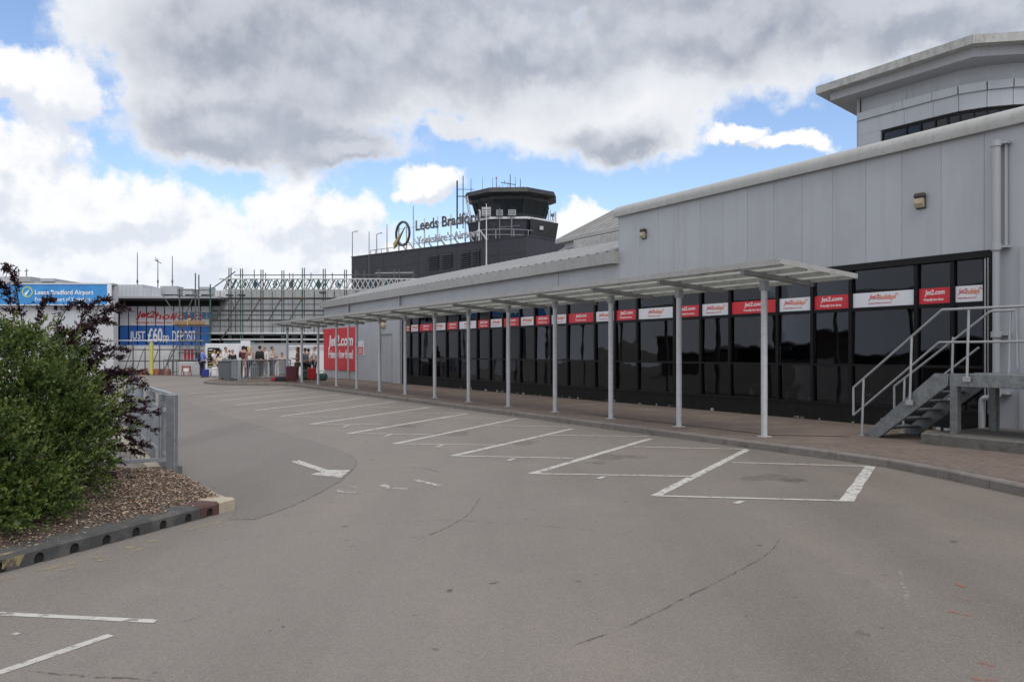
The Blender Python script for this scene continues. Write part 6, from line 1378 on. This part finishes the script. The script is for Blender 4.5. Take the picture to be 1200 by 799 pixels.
x, y = at(258.5, 441.5, 0); person('person in a pale pink top and beige shorts carrying a cream bag', x, y, R_(110), 1.72, 'pink_cloth', 'beige', 'hair_dark', shorts=True, pose='ease', z=0, arms=('fore', 'hold'))
x, y = at(264.5, 441); person('dark haired woman in a white blouse standing by the grey bin behind the barrier', x, y, R_(60), 1.74, 'white_cloth', 'khaki', 'hair_dark', arms='hold', pose='ease', sleeve='long')
x, y = at(268.5, 440.5); person('brown haired person in a white shirt, partly hidden by the dark jacketed one', x, y, R_(-40), 1.56, 'white_cloth', 'grey_cloth', 'hair_brown', arms='hold', sleeve='long')
x, y = at(272.5, 441.5); person('short haired person in a dark jacket behind the barrier corner', x, y, R_(30), 1.58, 'black_cloth', 'black_cloth', 'hair_brown', sleeve='long')
x, y = at(285.5, 442.5); person('man in a dark red top reading the board on the narrow pier', x, y, R_(190), 1.80, 'case_maroon', 'black_cloth', 'hair_dark', arms='hold', sleeve='long')
x, y = at(292.8, 443.5); person('woman with long blonde hair in a pale sleeveless top and navy trousers, seen from behind', x, y, R_(170), 1.76, 'white_cloth', 'navy', 'hair_blonde', sleeve='none', longhair=True, arms='down', skin='skin')
x, y = at(288.3, 443); person('child in a peach outfit beside the blonde woman behind the barrier', x, y, R_(160), 1.25, 'peach', 'peach', 'hair_brown')
x, y = at(304.5, 443); person('broad man in a black jacket with his back turned, in the queue', x, y, R_(165), 1.80, 'black_cloth', 'black_cloth', 'hair_dark', sleeve='long', build=1.3, shoes='shoe_white')
x, y = at(310, 441); person('grey haired man in a pale shirt behind the man in black', x, y, R_(-20), 1.78, 'white_cloth', 'grey_cloth', 'hair_grey', sleeve='long')
x, y = at(319, 443); person('curly dark haired woman in a cream top with folded arms in the queue', x, y, R_(70), 1.76, 'cream', 'black_cloth', 'hair_dark', arms='hold', sleeve='long')
x, y = at(330.5, 443.5); person('small child whose head shows over the short barrier by the post', x, y, R_(10), 1.42, 'pink_cloth', 'grey_cloth', 'hair_brown', skin='skin_tan')
x, y = at(348.8, 447.3); person('woman with long brown hair in a patterned top and olive trousers looking at her hands', x, y, R_(-75), 1.70, 'floral', 'olive', 'hair_brown', longhair=True, arms='hold', shoes='shoe_white', skin='skin_tan')
x, y = at(357.5, 444.5); person('dark haired person in dark clothes partly behind the canopy post', x, y, R_(-120), 1.66, 'grey_cloth', 'black_cloth', 'hair_dark', sleeve='long')
x, y = at(361.5, 444); person('person in a white short sleeved shirt seen from behind between two posts', x, y, R_(200), 1.64, 'white_cloth', 'navy', 'hair_dark', build=1.1)
x, y = at(368.8, 444.5); person('man in a white shirt holding the red case by its handle', x, y, R_(-60), 1.76, 'white_cloth', 'black_cloth', 'hair_grey', arms=('fore', 'down'))
# ---- luggage and bins
def case(name, lab, px, py, w, h, d, mt, handle=.35, rot=0., cat='suitcase', z=KH):
    p = G(px, py, z); t = thing(name, lab, cat, p); t.rotation_euler = (0, 0, rot); ORG[t.name] = Vector((0, 0, 0))
    part('shell', MB().bbox(-w / 2, w / 2, -d / 2, d / 2, .05, h, .035), mt, t)
    for i in range(4): part('rib', MB().box(-w * .38 + i * w * .25, -w * .36 + i * w * .25, -d / 2 - .008, -d / 2 - .001, .1, h - .06), mt, t)
    for sx in (-1, 1): part('wheel', MB().bar((sx * w * .38 - .015, 0, .03), (sx * w * .38 + .015, 0, .03), .03, 10), 'shoe_dark', t)
    if handle: part('handle', MB().bar((-w * .25, d * .3, h - .01), (-w * .25, d * .3, h + handle), .012, 6).bar((w * .25, d * .3, h - .01), (w * .25, d * .3, h + handle), .012, 6).bar((-w * .27, d * .3, h + handle), (w * .27, d * .3, h + handle), .016, 6), 'galv_dull', t)
    return t
def bag(name, lab, px, py, w, h, d, mt, z0=0., cat='bag', z=KH, dy=0., dx=0.):
    p = G(px, py, z) + Vector((dx, dy, z0)); t = thing(name, lab, cat, p); ORG[t.name] = Vector((0, 0, 0))
    part('sack', MB().bbox(-w / 2, w / 2, -d / 2, d / 2, 0, h, min(w, d, h) * .28), mt, t); part('pocket', MB().bbox(-w * .36, w * .36, -d / 2 - .05, -d / 2 + .01, h * .08, h * .5, .02), mt, t)
    part('strap', MB().tube([(-w * .2, 0, h - .01), (-w * .15, 0, h + .12), (w * .15, 0, h + .12), (w * .2, 0, h - .01)], .014, 6), mt, t); return t
case('trolley_case', 'blue trolley case standing beside the man in the blue shirt', 241, 442.5, .38, .52, .24, 'case_blue', .4, z=0)
bag('shopping_bag', 'large plain white bag on the ground behind the striding walker', 248.5, 442, .42, .62, .2, 'bag_white', z=0, dy=.5)
bag('rucksack', 'black rucksack on the back of the striding walker', 248.3, 441.5, .30, .48, .2, 'black_cloth', 1.0, z=0, cat='rucksack')
bag('rucksack', 'navy rucksack on the back of the man in the blue shirt', 234.2, 442, .28, .46, .18, 'navy', 1.05, z=0, cat='rucksack')
bag('shoulder_bag', 'cream shoulder bag hanging at the side of the person in pink', 259.5, 441.8, .42, .42, .16, 'cream', .78, z=0, dy=-.3)
case('suitcase', 'large maroon patterned suitcase in front of the woman with brown hair', 341.5, 447.5, .52, .78, .3, 'case_maroon', .12, .3); case('suitcase', 'bright red upright suitcase with a raised handle', 365.2, 445.6, .42, .64, .26, 'case_red', .4, -.5)
case('suitcase', 'grey suitcase standing behind the barrier next to the blonde woman', 298.5, 443.8, .42, .72, .28, 'case_grey', .1); case('suitcase', 'dark navy suitcase behind the barrier left of the man in black', 301.8, 442.5, .4, .85, .28, 'navy', .15)
bag('holdall', 'dark green holdall on the pavement at the foot of the red wall sign', 376.5, 445.5, .62, .36, .34, 'bag_green'); bag('rucksack', 'dark rucksack with a green pocket standing between the canopy posts', 357.8, 444.8, .42, .55, .3, 'bag_green', cat='rucksack')
bag('holdall', 'red holdall lying low by the short barrier', 322.5, 446.2, .4, .16, .26, 'case_red'); bag('holdall', 'long black holdall lying on the pavement by the maroon suitcase', 330.5, 446.3, .7, .22, .3, 'black_cloth')
def bin_(lab, px, py, w, h, d):
    p = G(px, py, KH); t = thing('wheelie_bin', lab, 'bin', p, False, 'grey wheelie bins behind the crowd barrier'); ORG[t.name] = Vector((0, 0, 0))
    part('body', MB().add([(sx * w / 2 * k, sy * d / 2 * k, z) for z, k in ((.06, .85), (h, 1)) for sx, sy in ((-1, -1), (1, -1), (1, 1), (-1, 1))], [(3, 2, 1, 0), (4, 5, 6, 7), (0, 1, 5, 4), (1, 2, 6, 5), (2, 3, 7, 6), (3, 0, 4, 7)]), 'case_grey', t); part('lid', MB().bbox(-w / 2 - .03, w / 2 + .03, -d / 2 - .04, d / 2 + .03, h + .002, h + .07, .02), 'case_grey', t)
    for sx in (-1, 1): part('wheel', MB().bar((sx * w * .36 - .03, d * .35, .09), (sx * w * .36 + .03, d * .35, .09), .09, 10), 'shoe_dark', t)
bin_('slim grey wheelie bin behind the corner of the crowd barrier', 263.5, 444.3, .55, .92, .6); bin_('wider grey wheelie bin in the middle of the barrier corner', 270.3, 445.6, .62, .95, .6)
